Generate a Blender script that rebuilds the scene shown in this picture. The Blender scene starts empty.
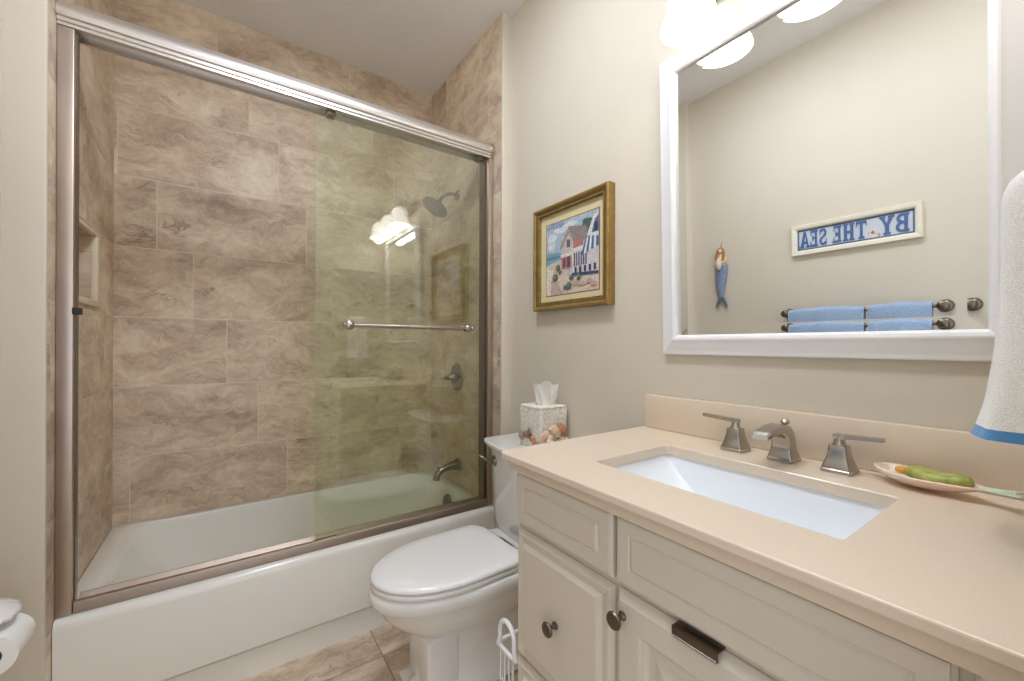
import bpy, bmesh, math, random
from mathutils import Vector, Matrix, noise

S = bpy.context.scene
COL = S.collection
PI = math.pi
random.seed(7)

# ------------------------------------------------------------------ camera
F_PX = 409.7336
yaw, pitch, roll = 0.6107, 0.0012, 0.0032
fw = Vector((math.sin(yaw) * math.cos(pitch), math.cos(yaw) * math.cos(pitch), math.sin(pitch)))
rt = Vector((math.cos(yaw), -math.sin(yaw), 0.0))
up = rt.cross(fw)
r2 = rt * math.cos(roll) + up * math.sin(roll)
u2 = -rt * math.sin(roll) + up * math.cos(roll)
cam_d = bpy.data.cameras.new('camera')
cam_d.sensor_fit = 'HORIZONTAL'
cam_d.sensor_width = 36.0
cam_d.lens = 36.0 * F_PX / 1024.0
cam_d.shift_y = 3.93 / 1024.0
cam_d.clip_start = 0.01
cam = bpy.data.objects.new('camera', cam_d)
COL.objects.link(cam)
m4 = Matrix.Identity(4)
for i in range(3):
    m4[i][0], m4[i][1], m4[i][2] = r2[i], u2[i], -fw[i]
m4[2][3] = 1.2
cam.matrix_world = m4
S.camera = cam

# ------------------------------------------------------------------ world, exposure
W = bpy.data.worlds.new('world')
S.world = W
W.use_nodes = True
W.node_tree.nodes['Background'].inputs[0].default_value = (0.90, 0.97, 1.07, 1)
W.node_tree.nodes['Background'].inputs[1].default_value = 1.15
S.view_settings.view_transform = 'Standard'
S.view_settings.look = 'None'
S.view_settings.gamma = 1
S.view_settings.use_curve_mapping = False
S.view_settings.exposure = 0.5
S.cycles.use_denoising = True
S.cycles.max_bounces = 14
S.cycles.diffuse_bounces = 10
S.cycles.glossy_bounces = 6
S.cycles.transmission_bounces = 10
S.cycles.transparent_max_bounces = 12
S.cycles.caustics_reflective = False
S.cycles.caustics_refractive = False
S.cycles.sample_clamp_indirect = 6.0

LAMP_POWER = 0.8       # W, each of the three vanity lamp bulbs
SHADE_GLOW = 1.4       # opal glass of the lit shades
FILL_GLOW = 44.0       # glow of the two added ceiling fill discs


# ------------------------------------------------------------------ material helpers
def lin(c):
    out = []
    for v in c[:3]:
        v = v / 255.0
        out.append(v / 12.92 if v <= 0.04045 else ((v + 0.055) / 1.055) ** 2.4)
    return (out[0], out[1], out[2], 1.0)


class NT:
    """small node-tree helper"""
    def __init__(s, name):
        s.m = bpy.data.materials.new(name)
        s.m.use_nodes = True
        s.t = s.m.node_tree
        s.b = s.t.nodes['Principled BSDF']
        s.out = s.t.nodes['Material Output']

    def n(s, typ, **kw):
        nd = s.t.nodes.new(typ)
        for k, v in kw.items():
            setattr(nd, k, v)
        return nd

    def l(s, a, b):
        s.t.links.new(a, b)

    def val(s, sock, v):
        if hasattr(v, 'node'):
            s.l(v, sock)
        else:
            sock.default_value = v

    def math(s, op, a, b=None, c=None, clamp=False):
        nd = s.n('ShaderNodeMath', operation=op, use_clamp=clamp)
        s.val(nd.inputs[0], a)
        if b is not None:
            s.val(nd.inputs[1], b)
        if c is not None:
            s.val(nd.inputs[2], c)
        return nd.outputs[0]

    def vmath(s, op, a, b=None, scale=None):
        nd = s.n('ShaderNodeVectorMath', operation=op)
        s.val(nd.inputs[0], a)
        if b is not None:
            s.val(nd.inputs[1], b)
        if scale is not None:
            s.val(nd.inputs['Scale'], scale)
        return nd.outputs[0]

    def noise(s, vec, scale, detail=4, rough=0.55, dist=0.0):
        nd = s.n('ShaderNodeTexNoise')
        s.l(vec, nd.inputs['Vector'])
        nd.inputs['Scale'].default_value = scale
        nd.inputs['Detail'].default_value = detail
        nd.inputs['Roughness'].default_value = rough
        nd.inputs['Distortion'].default_value = dist
        return nd

    def ramp(s, fac, stops):
        nd = s.n('ShaderNodeValToRGB')
        s.l(fac, nd.inputs[0])
        cr = nd.color_ramp
        while len(cr.elements) < len(stops):
            cr.elements.new(0.5)
        for e, (p, c) in zip(cr.elements, stops):
            e.position = p
            e.color = c
        return nd.outputs[0]

    def mix(s, fac, a, b, typ='MIX'):
        nd = s.n('ShaderNodeMix', data_type='RGBA', blend_type=typ)
        s.val(nd.inputs[0], fac)
        s.val(nd.inputs[6], a)
        s.val(nd.inputs[7], b)
        return nd.outputs[2]

    def bump(s, h, strength, dist=0.002):
        nd = s.n('ShaderNodeBump')
        nd.inputs['Strength'].default_value = strength
        nd.inputs['Distance'].default_value = dist
        s.l(h, nd.inputs['Height'])
        s.l(nd.outputs[0], s.b.inputs['Normal'])


def plain(name, rgb, rough=0.5, metal=0.0, var=0.03, nscale=6.0, bump=0.0, bscale=120.0, spec=None, coat=0.0, bdist=0.002):
    """a plain procedural material: base colour with slight uneven noise"""
    k = NT(name)
    tc = k.n('ShaderNodeTexCoord').outputs['Object']
    nz = k.noise(tc, nscale, 3)
    c = lin(rgb)
    lo = tuple(max(0, v * (1 - var)) for v in c[:3]) + (1,)
    hi = tuple(min(1, v * (1 + var)) for v in c[:3]) + (1,)
    col = k.ramp(nz.outputs['Fac'], [(0.3, lo), (0.7, hi)])
    k.l(col, k.b.inputs['Base Color'])
    k.b.inputs['Roughness'].default_value = rough
    k.b.inputs['Metallic'].default_value = metal
    if spec is not None:
        k.b.inputs['Specular IOR Level'].default_value = spec
    if coat:
        k.b.inputs['Coat Weight'].default_value = coat
        k.b.inputs['Coat Roughness'].default_value = 0.05
    if bump:
        bn = k.noise(tc, bscale, 3)
        k.bump(bn.outputs['Fac'], bump, bdist)
    return k.m


def brushed(name, rgb, rough=0.3, axis=2, scale=260.0):
    """brushed metal: fine streaks along one axis"""
    k = NT(name)
    tc = k.n('ShaderNodeTexCoord').outputs['Object']
    sc = [scale, scale, scale]
    sc[axis] = scale * 0.02
    v = k.vmath('MULTIPLY', tc, tuple(sc))
    nz = k.noise(v, 1.0, 2)
    c = lin(rgb)
    col = k.ramp(nz.outputs['Fac'], [(0.25, tuple(x * 0.94 for x in c[:3]) + (1,)), (0.75, tuple(min(1, x * 1.04) for x in c[:3]) + (1,))])
    k.l(col, k.b.inputs['Base Color'])
    k.b.inputs['Metallic'].default_value = 1.0
    k.l(k.math('MULTIPLY_ADD', nz.outputs['Fac'], 0.08, rough - 0.04), k.b.inputs['Roughness'])
    return k.m


def tile_mat(name, ua, va, u0, v0, L, H, step, stops, vein, dark, grout, gw=0.0031, rough=0.46, nscale=1.0):
    """marble-look porcelain tiles in a stair-stepped bond with thin grout lines"""
    k = NT(name)
    P = k.n('ShaderNodeTexCoord').outputs['Object']
    sp = k.n('ShaderNodeSeparateXYZ')
    k.l(P, sp.inputs[0])
    U, V = sp.outputs['XYZ'.index(ua)], sp.outputs['XYZ'.index(va)]
    vv = k.math('DIVIDE', k.math('SUBTRACT', V, v0), H)
    row = k.math('FLOOR', vv)
    uu = k.math('DIVIDE', k.math('MULTIPLY_ADD', row, step, k.math('SUBTRACT', U, u0)), L)
    col = k.math('FLOOR', uu)
    fu = k.math('MULTIPLY', k.math('FRACT', uu), L)
    fv = k.math('MULTIPLY', k.math('FRACT', vv), H)
    du = k.math('MINIMUM', fu, k.math('SUBTRACT', L, fu))
    dv = k.math('MINIMUM', fv, k.math('SUBTRACT', H, fv))
    d = k.math('MINIMUM', du, dv)
    mr = k.n('ShaderNodeMapRange', interpolation_type='SMOOTHSTEP')
    k.l(d, mr.inputs[0])
    mr.inputs[1].default_value = gw * 0.35
    mr.inputs[2].default_value = gw * 0.75
    tilemask = mr.outputs[0]
    cb = k.n('ShaderNodeCombineXYZ')
    k.l(row, cb.inputs[0])
    k.l(col, cb.inputs[1])
    wn = k.n('ShaderNodeTexWhiteNoise', noise_dimensions='3D')
    k.l(cb.outputs[0], wn.inputs['Vector'])
    # face coordinates of each tile, shifted at random from tile to tile
    c2 = k.n('ShaderNodeCombineXYZ')
    k.l(U, c2.inputs[0])
    k.l(V, c2.inputs[1])
    p = k.vmath('ADD', c2.outputs[0], k.vmath('SCALE', wn.outputs['Color'], scale=23.0))
    wz = k.noise(p, 3.2 * nscale, 4, 0.6)
    wv = k.vmath('SCALE', k.vmath('SUBTRACT', wz.outputs['Color'], (0.5, 0.5, 0.5)), scale=0.26 / nscale)
    pw = k.vmath('ADD', p, wv)
    mp = k.n('ShaderNodeMapping')
    k.l(pw, mp.inputs[0])
    mp.inputs['Rotation'].default_value = (0, 0, math.radians(24))
    mp.inputs['Scale'].default_value = (1.9 * nscale, 3.8 * nscale, 1)
    big = k.noise(mp.outputs[0], 1.7, 12, 0.70)
    base = k.ramp(big.outputs['Fac'], stops)
    fine = k.noise(mp.outputs[0], 9.0, 8, 0.74)
    base = k.mix(0.75, base, k.ramp(fine.outputs['Fac'], [(0.30, (0.33, 0.31, 0.29, 1)), (0.72, (0.66, 0.66, 0.66, 1))]), 'OVERLAY')
    # thin crack-like veins, light and dark
    v1 = k.noise(mp.outputs[0], 2.3, 7, 0.62, 0.5)
    a1 = k.math('ABSOLUTE', k.math('SUBTRACT', v1.outputs['Fac'], 0.5))
    vm = k.math('SUBTRACT', 1.0, k.math('DIVIDE', a1, 0.011), clamp=True)
    brk = k.noise(p, 5.0 * nscale, 3)
    vm = k.math('MULTIPLY', vm, k.math('MULTIPLY', k.math('SUBTRACT', brk.outputs['Fac'], 0.50, clamp=True), 5.0, clamp=True))
    base = k.mix(vm, base, vein)
    v2 = k.noise(mp.outputs[0], 1.7, 6, 0.6, 0.8)
    a2 = k.math('ABSOLUTE', k.math('SUBTRACT', v2.outputs['Fac'], 0.46))
    dm = k.math('SUBTRACT', 1.0, k.math('DIVIDE', a2, 0.016), clamp=True)
    dm = k.math('MULTIPLY', dm, k.math('MULTIPLY', k.math('SUBTRACT', 0.55, brk.outputs['Fac'], clamp=True), 3.4, clamp=True))
    base = k.mix(dm, base, dark)
    # every tile a touch lighter or darker
    sv = k.n('ShaderNodeSeparateColor')
    k.l(wn.outputs['Color'], sv.inputs[0])
    tint = k.math('MULTIPLY_ADD', sv.outputs[0], 0.14, 0.93)
    hsv = k.n('ShaderNodeHueSaturation')
    k.l(base, hsv.inputs['Color'])
    k.l(tint, hsv.inputs['Value'])
    k.l(k.mix(tilemask, grout, hsv.outputs[0]), k.b.inputs['Base Color'])
    k.l(k.math('MULTIPLY_ADD', tilemask, rough - 0.75, 0.75), k.b.inputs['Roughness'])
    k.bump(k.math('MULTIPLY_ADD', fine.outputs['Fac'], 0.25, tilemask), 0.25, 0.0012)
    return k.m


# ------------------------------------------------------------------ mesh helpers
class MB:
    """collects shapes into one mesh; faces carry a material index"""
    def __init__(s):
        s.v, s.f, s.mi = [], [], []

    def add(s, vs, fs, mi=0):
        o = len(s.v)
        s.v += [tuple(v) for v in vs]
        s.f += [tuple(i + o for i in f) for f in fs]
        s.mi += [mi] * len(fs)
        return s

    def bm(s, b, mi=0):
        b.verts.index_update()
        s.add([v.co for v in b.verts], [[v.index for v in f.verts] for f in b.faces], mi)
        b.free()
        return s

    def box(s, x0, x1, y0, y1, z0, z1, bev=0.0, seg=2, mi=0):
        b = bmesh.new()
        bmesh.ops.create_cube(b, size=1.0)
        for v in b.verts:
            v.co = Vector(((x0 + x1) / 2 + v.co.x * (x1 - x0), (y0 + y1) / 2 + v.co.y * (y1 - y0), (z0 + z1) / 2 + v.co.z * (z1 - z0)))
        if bev:
            bmesh.ops.bevel(b, geom=b.edges[:], offset=bev, segments=seg, profile=0.5, affect='EDGES')
        return s.bm(b, mi)

    def loft(s, rings, cap0=True, cap1=True, mi=0, closed=False):
        n = len(rings[0])
        vs = [v for r in rings for v in r]
        fs = []
        R = len(rings)
        for i in range(R if closed else R - 1):
            a, b = i * n, ((i + 1) % R) * n
            for j in range(n):
                k = (j + 1) % n
                fs.append((a + j, a + k, b + k, b + j))
        if not closed:
            if cap0:
                fs.append(tuple(range(n - 1, -1, -1)))
            if cap1:
                fs.append(tuple(range((R - 1) * n, R * n)))
        return s.add(vs, fs, mi)

    def grid(s, rows, mi=0, flip=False):
        n = len(rows[0])
        vs = [v for r in rows for v in r]
        fs = []
        for i in range(len(rows) - 1):
            for j in range(n - 1):
                q = (i * n + j, i * n + j + 1, (i + 1) * n + j + 1, (i + 1) * n + j)
                fs.append(q[::-1] if flip else q)
        return s.add(vs, fs, mi)

    def lathe(s, prof, c=(0, 0, 0), axis=(0, 0, 1), n=28, mi=0, cap=True):
        """prof: (radius, height along axis) from c"""
        q = Vector((0, 0, 1)).rotation_difference(Vector(axis).normalized())
        c = Vector(c)
        rings = []
        for r, h in prof:
            r = max(r, 1e-5)
            rings.append([c + q @ Vector((r * math.cos(2 * PI * i / n), r * math.sin(2 * PI * i / n), h)) for i in range(n)])
        return s.loft(rings, cap, cap, mi)

    def tube(s, pts, r, n=12, mi=0, cap=True):
        """round tube along a polyline; r a number or a list"""
        pts = [Vector(p) for p in pts]
        rr = r if isinstance(r, (list, tuple)) else [r] * len(pts)
        rings = []
        prev = None
        for i, p in enumerate(pts):
            t = (pts[min(i + 1, len(pts) - 1)] - pts[max(i - 1, 0)]).normalized()
            if prev is None:
                a = Vector((0, 0, 1)) if abs(t.z) < 0.9 else Vector((1, 0, 0))
                nrm = t.cross(a).normalized()
            else:
                nrm = (prev - t * prev.dot(t)).normalized()
            prev = nrm
            bn = t.cross(nrm)
            rings.append([p + (nrm * math.cos(2 * PI * k / n) + bn * math.sin(2 * PI * k / n)) * rr[i] for k in range(n)])
        return s.loft(rings, cap, cap, mi)

    def prism_x(s, prof, x0, x1, mi=0):
        """closed profile of (y, z) pulled along x"""
        return s.loft([[(x0, y, z) for y, z in prof], [(x1, y, z) for y, z in prof]], True, True, mi)

    def ell(s, c, rx, ry, rz, n=16, m=10, rot=None, mi=0):
        c = Vector(c)
        rings = []
        for i in range(m + 1):
            th = PI * i / m
            ring = []
            for j in range(n):
                ph = 2 * PI * j / n
                p = Vector((rx * max(math.sin(th), 1e-3) * math.cos(ph), ry * max(math.sin(th), 1e-3) * math.sin(ph), -rz * math.cos(th)))
                if rot:
                    p = rot @ p
                ring.append(c + p)
            rings.append(ring)
        return s.loft(rings, True, True, mi)


WL = {}


def part(name, mb, mats, parent=None, origin=(0, 0, 0), smooth=38, sub=0, solid=0.0):
    """link a mesh builder as ONE object; vertices are given in world space"""
    base = WL[parent.name] if parent else Vector(origin)
    me = bpy.data.meshes.new(name)
    me.from_pydata([tuple(Vector(v) - base) for v in mb.v], [], mb.f)
    if not isinstance(mats, (list, tuple)):
        mats = [mats]
    for mm in mats:
        me.materials.append(mm)
    me.polygons.foreach_set('material_index', mb.mi)
    b = bmesh.new()
    b.from_mesh(me)
    bmesh.ops.recalc_face_normals(b, faces=b.faces[:])
    b.to_mesh(me)
    b.free()
    if smooth:
        me.polygons.foreach_set('use_smooth', [True] * len(me.polygons))
        me.set_sharp_from_angle(angle=math.radians(smooth))
    me.update()
    o = bpy.data.objects.new(name, me)
    COL.objects.link(o)
    if parent:
        o.parent = parent
    else:
        o.location = base
    WL[o.name] = base
    if solid:
        md = o.modifiers.new('thickness', 'SOLIDIFY')
        md.thickness = solid
        md.offset = 0
    if sub:
        md = o.modifiers.new('smooth', 'SUBSURF')
        md.levels = sub
        md.render_levels = sub
    return o


def tag(o, label, cat, group=None):
    o['label'] = label
    o['category'] = cat
    if group:
        o['group'] = group
    return o


def thing(name, label, cat, loc, group=None):
    o = bpy.data.objects.new(name, None)
    o.empty_display_size = 0.05
    o.location = loc
    COL.objects.link(o)
    WL[o.name] = Vector(loc)
    return tag(o, label, cat, group)


def struct(name, mb, mats, smooth=0, parent=None):
    o = part(name, mb, mats, parent, smooth=smooth)
    if not parent:
        o['kind'] = 'structure'
    return o


def rrect(x0, x1, y0, y1, r, z, k=6):
    """rounded rectangle, 4*(k+1) points, counter-clockwise"""
    pts = []
    for cx, cy, a0 in ((x1 - r, y1 - r, 0), (x0 + r, y1 - r, 90), (x0 + r, y0 + r, 180), (x1 - r, y0 + r, 270)):
        for i in range(k + 1):
            a = math.radians(a0 + 90 * i / k)
            pts.append((cx + r * math.cos(a), cy + r * math.sin(a), z))
    return pts


def frame_rings(xf, y0, y1, z0, z1, prof):
    """mitred rectangular rings facing -x; prof: (inset, proud)"""
    return [[(xf - p, y0 + i, z0 + i), (xf - p, y1 - i, z0 + i), (xf - p, y1 - i, z1 - i), (xf - p, y0 + i, z1 - i)] for i, p in prof]


# ------------------------------------------------------------------ materials
M = {}
M['wall'] = plain('warm_white_paint', (210, 201, 186), 0.6, var=0.012, bump=0.06, bscale=260)
M['ceil'] = plain('ceiling_paint', (240, 242, 246), 0.75, var=0.01)
M['trimp'] = plain('trim_paint', (232, 226, 210), 0.4, var=0.01)
T_STOPS = [(0.28, lin((156, 136, 116))), (0.42, lin((193, 173, 151))), (0.54, lin((215, 197, 174))), (0.70, lin((236, 222, 203)))]
T_ARGS = dict(stops=T_STOPS, vein=lin((236, 224, 206)), dark=lin((140, 114, 92)), grout=lin((220, 206, 187)))
M['tile_x'] = tile_mat('marble_wall_tile', 'X', 'Z', 0.277, 0.365, 0.63, 0.319, 0.135, **T_ARGS)
M['tile_y'] = tile_mat('marble_side_tile', 'Y', 'Z', 0.10, 0.365, 0.63, 0.319, 0.135, **T_ARGS)
F_ARGS = dict(T_ARGS)
F_ARGS['grout'] = lin((150, 138, 124))
M['tile_f'] = tile_mat('stone_floor_tile', 'X', 'Y', 0.502, 1.578 - 0.32, 0.63, 0.32, 0.0, gw=0.004, rough=0.4, nscale=1.3, **F_ARGS)
M['porcelain'] = plain('white_porcelain', (234, 233, 230), 0.12, var=0.006, coat=0.4)
M['tub'] = plain('white_tub_enamel', (232, 230, 224), 0.16, var=0.006, coat=0.3)
M['seat'] = plain('white_seat_plastic', (240, 240, 240), 0.16, var=0.005, coat=0.2)
M['sink'] = plain('white_sink_glaze', (236, 240, 246), 0.1, var=0.004, coat=0.4)
M['nickel'] = brushed('brushed_nickel', (186, 180, 172), 0.24, 2)
M['nickel_h'] = brushed('brushed_nickel_bar', (192, 185, 176), 0.26, 0)
M['frame_h'] = plain('satin_nickel_header', (226, 221, 218), 0.33, metal=1.0, var=0.015)
M['frame_v'] = plain('satin_nickel_jamb', (196, 182, 172), 0.36, metal=1.0, var=0.015)
M['track'] = brushed('satin_nickel_track', (170, 154, 142), 0.46, 0)
M['bronze'] = brushed('dark_pewter', (112, 101, 90), 0.3, 2)
M['fitting'] = brushed('dark_nickel_fitting', (142, 134, 125), 0.25, 2)
M['dark'] = plain('black_rubber', (34, 32, 30), 0.6)
M['cab'] = plain('vanity_paint', (212, 202, 187), 0.36, var=0.01)
M['cabin'] = plain('vanity_shadow_gap', (120, 112, 100), 0.7)
M['counter'] = plain('beige_quartz', (220, 204, 184), 0.26, var=0.03, nscale=420.0)
M['white'] = plain('white_gloss_paint', (238, 238, 240), 0.28, var=0.006)
M['offwhite'] = plain('aged_white_paint', (226, 219, 203), 0.5, var=0.03)


def glass_mat():
    k = NT('green_tinted_glass')
    k.b.inputs['Base Color'].default_value = (0.93, 0.965, 0.92, 1)
    gl = k.n('ShaderNodeBsdfGlossy')
    gl.inputs['Roughness'].default_value = 0.0
    gl.inputs['Color'].default_value = (1, 1, 1, 1)
    tr = k.n('ShaderNodeBsdfTransparent')
    tr.inputs['Color'].default_value = (0.962, 0.980, 0.940, 1)
    fr = k.n('ShaderNodeFresnel')
    fr.inputs['IOR'].default_value = 1.60
    mx = k.n('ShaderNodeMixShader')
    # the pane reflects at its front faces only (both surfaces' share at once)
    ge = k.n('ShaderNodeNewGeometry')
    fac = k.math('MULTIPLY', k.math('MULTIPLY', fr.outputs[0], 2.0), k.math('SUBTRACT', 1.0, ge.outputs['Backfacing']), clamp=True)
    k.l(fac, mx.inputs[0])
    k.l(tr.outputs[0], mx.inputs[1])
    k.l(gl.outputs[0], mx.inputs[2])
    k.l(mx.outputs[0], k.out.inputs['Surface'])
    return k.m


M['glass'] = glass_mat()
kk = NT('mirror_silver')
kk.b.inputs['Base Color'].default_value = (0.93, 0.94, 0.93, 1)
kk.b.inputs['Metallic'].default_value = 1
kk.b.inputs['Roughness'].default_value = 0.0
M['mirror'] = kk.m
kk = NT('lit_opal_glass')
kk.b.inputs['Base Color'].default_value = (0.95, 0.93, 0.9, 1)
kk.b.inputs['Roughness'].default_value = 0.2
kk.b.inputs['Emission Color'].default_value = (1.0, 0.96, 0.90, 1)
kk.b.inputs['Emission Strength'].default_value = SHADE_GLOW
M['shade'] = kk.m


def terry(name, rgb, sc=420.0, strength=0.9):
    k = NT(name)
    tc = k.n('ShaderNodeTexCoord').outputs['Object']
    nz = k.noise(tc, sc, 2)
    c = lin(rgb)
    col = k.ramp(nz.outputs['Fac'], [(0.3, tuple(v * 0.88 for v in c[:3]) + (1,)), (0.65, tuple(min(1, v * 1.06) for v in c[:3]) + (1,))])
    k.l(col, k.b.inputs['Base Color'])
    k.b.inputs['Roughness'].default_value = 0.95
    k.b.inputs['Sheen Weight'].default_value = 0.3
    k.bump(nz.outputs['Fac'], strength, 0.004)
    return k.m


M['terry_w'] = terry('white_terry', (246, 245, 242), 620, 0.6)
M['terry_hem'] = terry('blue_woven_hem', (84, 144, 200), 700, 0.4)
M['terry_b'] = terry('blue_terry', (152, 176, 208), 160, 1.0)
M['paper'] = plain('white_tissue_paper', (240, 239, 236), 0.9, var=0.01)
M['gold'] = plain('gilt_wood', (150, 122, 66), 0.36, metal=0.35, var=0.2, nscale=40)
M['golddark'] = plain('aged_gilt_groove', (104, 84, 50), 0.45, metal=0.25, var=0.2, nscale=40)
M['matb'] = plain('cream_mat_board', (216, 203, 160), 0.9, var=0.02)

# ------------------------------------------------------------------ room shell
XL, XLT = -0.490, -0.41       # painted left wall, tiled left wall
XR, XRT = 1.165, 1.113        # painted right wall, tiled plumbing wall
YA, YB = 1.685, 2.52          # alcove mouth, alcove back wall
ZC = 2.84
YF = -0.02                    # wall with the doorway
struct('floor', MB().box(-0.60, 1.30, -1.30, 2.64, -0.10, 0.0), M['tile_f'])
struct('ceiling', MB().box(-0.60, 1.30, -0.16, 2.66, ZC, ZC + 0.1), M['ceil'])
struct('wall_right', MB().box(XR, 1.30, -0.14, YA + 0.004, 0, ZC), M['wall'])
struct('wall_left', MB().box(-0.60, XL, -0.14, YA + 0.004, 0, ZC), M['wall'])
struct('wall_back', MB().box(-0.56, 1.30, YB, 2.64, 0, ZC), M['tile_x'])
struct('wall_alcove_right', MB().box(XRT, 1.30, YA + 0.004, YB, 0, ZC), M['tile_y'])
struct('trim_1', MB().box(XRT - 0.002, XR + 0.02, YA - 0.012, YA + 0.004, 0, ZC, 0.005, 3), M['wall'], 38)
NY0, NY1, NZ0, NZ1 = 1.90, 2.205, 1.362, 1.612      # niche opening
al = MB()
al.box(-0.56, XLT, YA + 0.004, NY0, 0, ZC).box(-0.56, XLT, NY1, YB, 0, ZC)
al.box(-0.56, XLT, NY0, NY1, 0, NZ0).box(-0.56, XLT, NY0, NY1, NZ1, ZC)
al.box(-0.56, XLT - 0.09, NY0, NY1, NZ0, NZ1)
struct('wall_alcove_left', al, M['tile_y'])
M['pencil'] = plain('cream_pencil_liner', (222, 207, 182), 0.35, var=0.03)
nt = MB()
pw, pe = 0.044, 0.0015
for ya, yb, za, zb_ in ((NY0 - pw, NY1 + pw, NZ0 - 0.022, NZ0 + pe), (NY0 - pw, NY1 + pw, NZ1 - pe, NZ1 + 0.012), (NY0 - pw, NY0 + pe, NZ0, NZ1), (NY1 - pe, NY1 + pw, NZ0, NZ1)):
    nt.box(XLT - 0.012, XLT + 0.007, ya, yb, za, zb_, 0.003)
struct('trim_2', nt, M['pencil'], 38)
struct('trim_3', MB().box(XL - 0.02, XLT + 0.002, YA - 0.012, YA + 0.004, 0, ZC, 0.005, 3), M['wall'], 38)
DX0, DX1, DZ = -0.36, 0.42, 2.05                  # doorway behind the camera
wf = MB().box(DX1, 1.30, -0.14, YF, 0, ZC).box(-0.60, DX1, -0.14, YF, DZ, ZC).box(-0.60, DX0, -0.14, YF, 0, DZ)
struct('wall_front', wf, M['wall'])
cs = MB()
cs.box(DX1 - 0.012, DX1 + 0.06, YF, YF + 0.014, 0, DZ + 0.06, 0.004).box(DX0, DX1 - 0.012, YF, YF + 0.014, DZ - 0.012, DZ + 0.06, 0.004)
struct('trim_4', cs, M['trimp'], 38)
bb = lambda x0, x1, y0, y1: MB().box(x0, x1, y0, y1, 0, 0.085).box(x0, x1, y0, y1, 0.085, 0.098, 0.004)
struct('baseboard_right', bb(XR - 0.014, XR, 0.87, YA - 0.013), M['trimp'], 38)
struct('baseboard_left', bb(XL, XL + 0.014, 0.0, YA - 0.013), M['trimp'], 38)

# ------------------------------------------------------------------ bathtub
TZ = 0.388
tub = thing('bathtub', 'white alcove bathtub with a plain apron under the sliding shower doors', 'bathtub', (0.35, 2.12, 0))
X0, X1, Y0, Y1 = XLT + 0.002, XRT - 0.002, 1.735, YB - 0.002
b = MB()
rings = [rrect(X0, X1, Y0 + 0.03, Y1, 0.004, 0.30), rrect(X0, X1, Y0 + 0.03, Y1, 0.004, TZ - 0.002), rrect(X0 + 0.002, X1 - 0.002, Y0 + 0.032, Y1 - 0.002, 0.004, TZ)]
top = (-0.335, 1.055, 1.845, 2.468, 0.15)
bot = (-0.02, 0.985, 1.915, 2.40, 0.12)
prof = [(0.0, TZ + 0.001), (0.012, TZ - 0.002), (0.035, TZ - 0.012), (0.06, TZ - 0.03), (0.14, TZ - 0.09), (0.30, 0.225), (0.50, 0.15), (0.72, 0.105), (0.90, 0.083), (1.0, 0.078)]
for t, z in prof:
    e = [a + (c - a) * t for a, c in zip(top, bot)]
    rings.append(rrect(e[0], e[1], e[2], e[3], e[4], z))
rings.append(rrect(0.20, 0.80, 2.05, 2.27, 0.06, 0.074))
b.loft(rings, False, True)
part('basin', b, M['tub'], tub, smooth=60)
ap = [(1.80, TZ - 0.006), (1.80, TZ), (1.762, TZ), (1.750, TZ - 0.003), (1.742, TZ - 0.009), (1.737, TZ - 0.018), (1.735, TZ - 0.030), (1.735, 0.112), (1.739, 0.107), (1.758, 0.104), (1.758, 0.098), (1.752, 0.094), (1.750, 0.0), (1.775, 0.0), (1.775, TZ - 0.006)]
part('apron', MB().prism_x(ap, X0, X1), M['tub'], tub)
ov = MB().lathe([(0.0, 0.016), (0.022, 0.015), (0.038, 0.010), (0.042, 0.003), (0.042, -0.004)], (1.040, 2.125, 0.305), (-0.985, 0, 0.17))
part('overflow_plate', ov, M['bronze'], tub)
part('drain', MB().lathe([(0.0, 0.005), (0.02, 0.006), (0.03, 0.003), (0.032, -0.003)], (0.86, 2.16, 0.078)), M['nickel'], tub)

# ------------------------------------------------------------------ shower door frame
HZ0, HZ1 = 2.142, 2.218
df = thing('shower_door_frame', 'brushed nickel shower door frame with wide header rail over the bathtub', 'shower door frame', (0.35, 1.79, TZ))
hp = [(1.764, HZ0), (1.757, HZ0 + 0.002), (1.757, HZ0 + 0.011), (1.752, HZ0 + 0.013), (1.752, HZ0 + 0.023), (1.746, HZ0 + 0.026), (1.7425, HZ0 + 0.033), (1.742, HZ0 + 0.042), (1.745, HZ0 + 0.056),
      (1.750, HZ0 + 0.064), (1.756, HZ0 + 0.067), (1.760, HZ1), (1.835, HZ1), (1.835, HZ0), (1.825, HZ0), (1.825, HZ0 + 0.02), (1.772, HZ0 + 0.02), (1.772, HZ0)]
part('header_rail', MB().prism_x(hp, XLT + 0.003, XRT - 0.003), M['frame_h'], df, smooth=24)
ec = MB()
for xa, xb in ((XLT, XLT + 0.003), (XRT - 0.022, XRT - 0.001)):
    ec.prism_x([(y + (0.0015 if y > 1.8 else -0.0015), z + (0.001 if z > 2.18 else -0.001)) for y, z in hp], xa, xb)
part('end_cap', ec, M['frame_v'], df)
jl = MB().box(XLT + 0.0005, XLT + 0.037, 1.757, 1.802, TZ + 0.001, HZ0, 0.003).box(XLT + 0.037, XLT + 0.040, 1.774, 1.800, TZ + 0.001, HZ0, mi=1)
part('jamb', jl, [M['frame_v'], M['bronze']], df)
jr = MB().box(XRT - 0.028, XRT - 0.0005, 1.757, 1.832, TZ + 0.001, HZ0, 0.003).box(XRT - 0.040, XRT - 0.028, 1.775, 1.832, TZ + 0.001, HZ0, mi=1)
part('jamb', jr, [M['frame_v'], M['bronze']], df)
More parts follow.
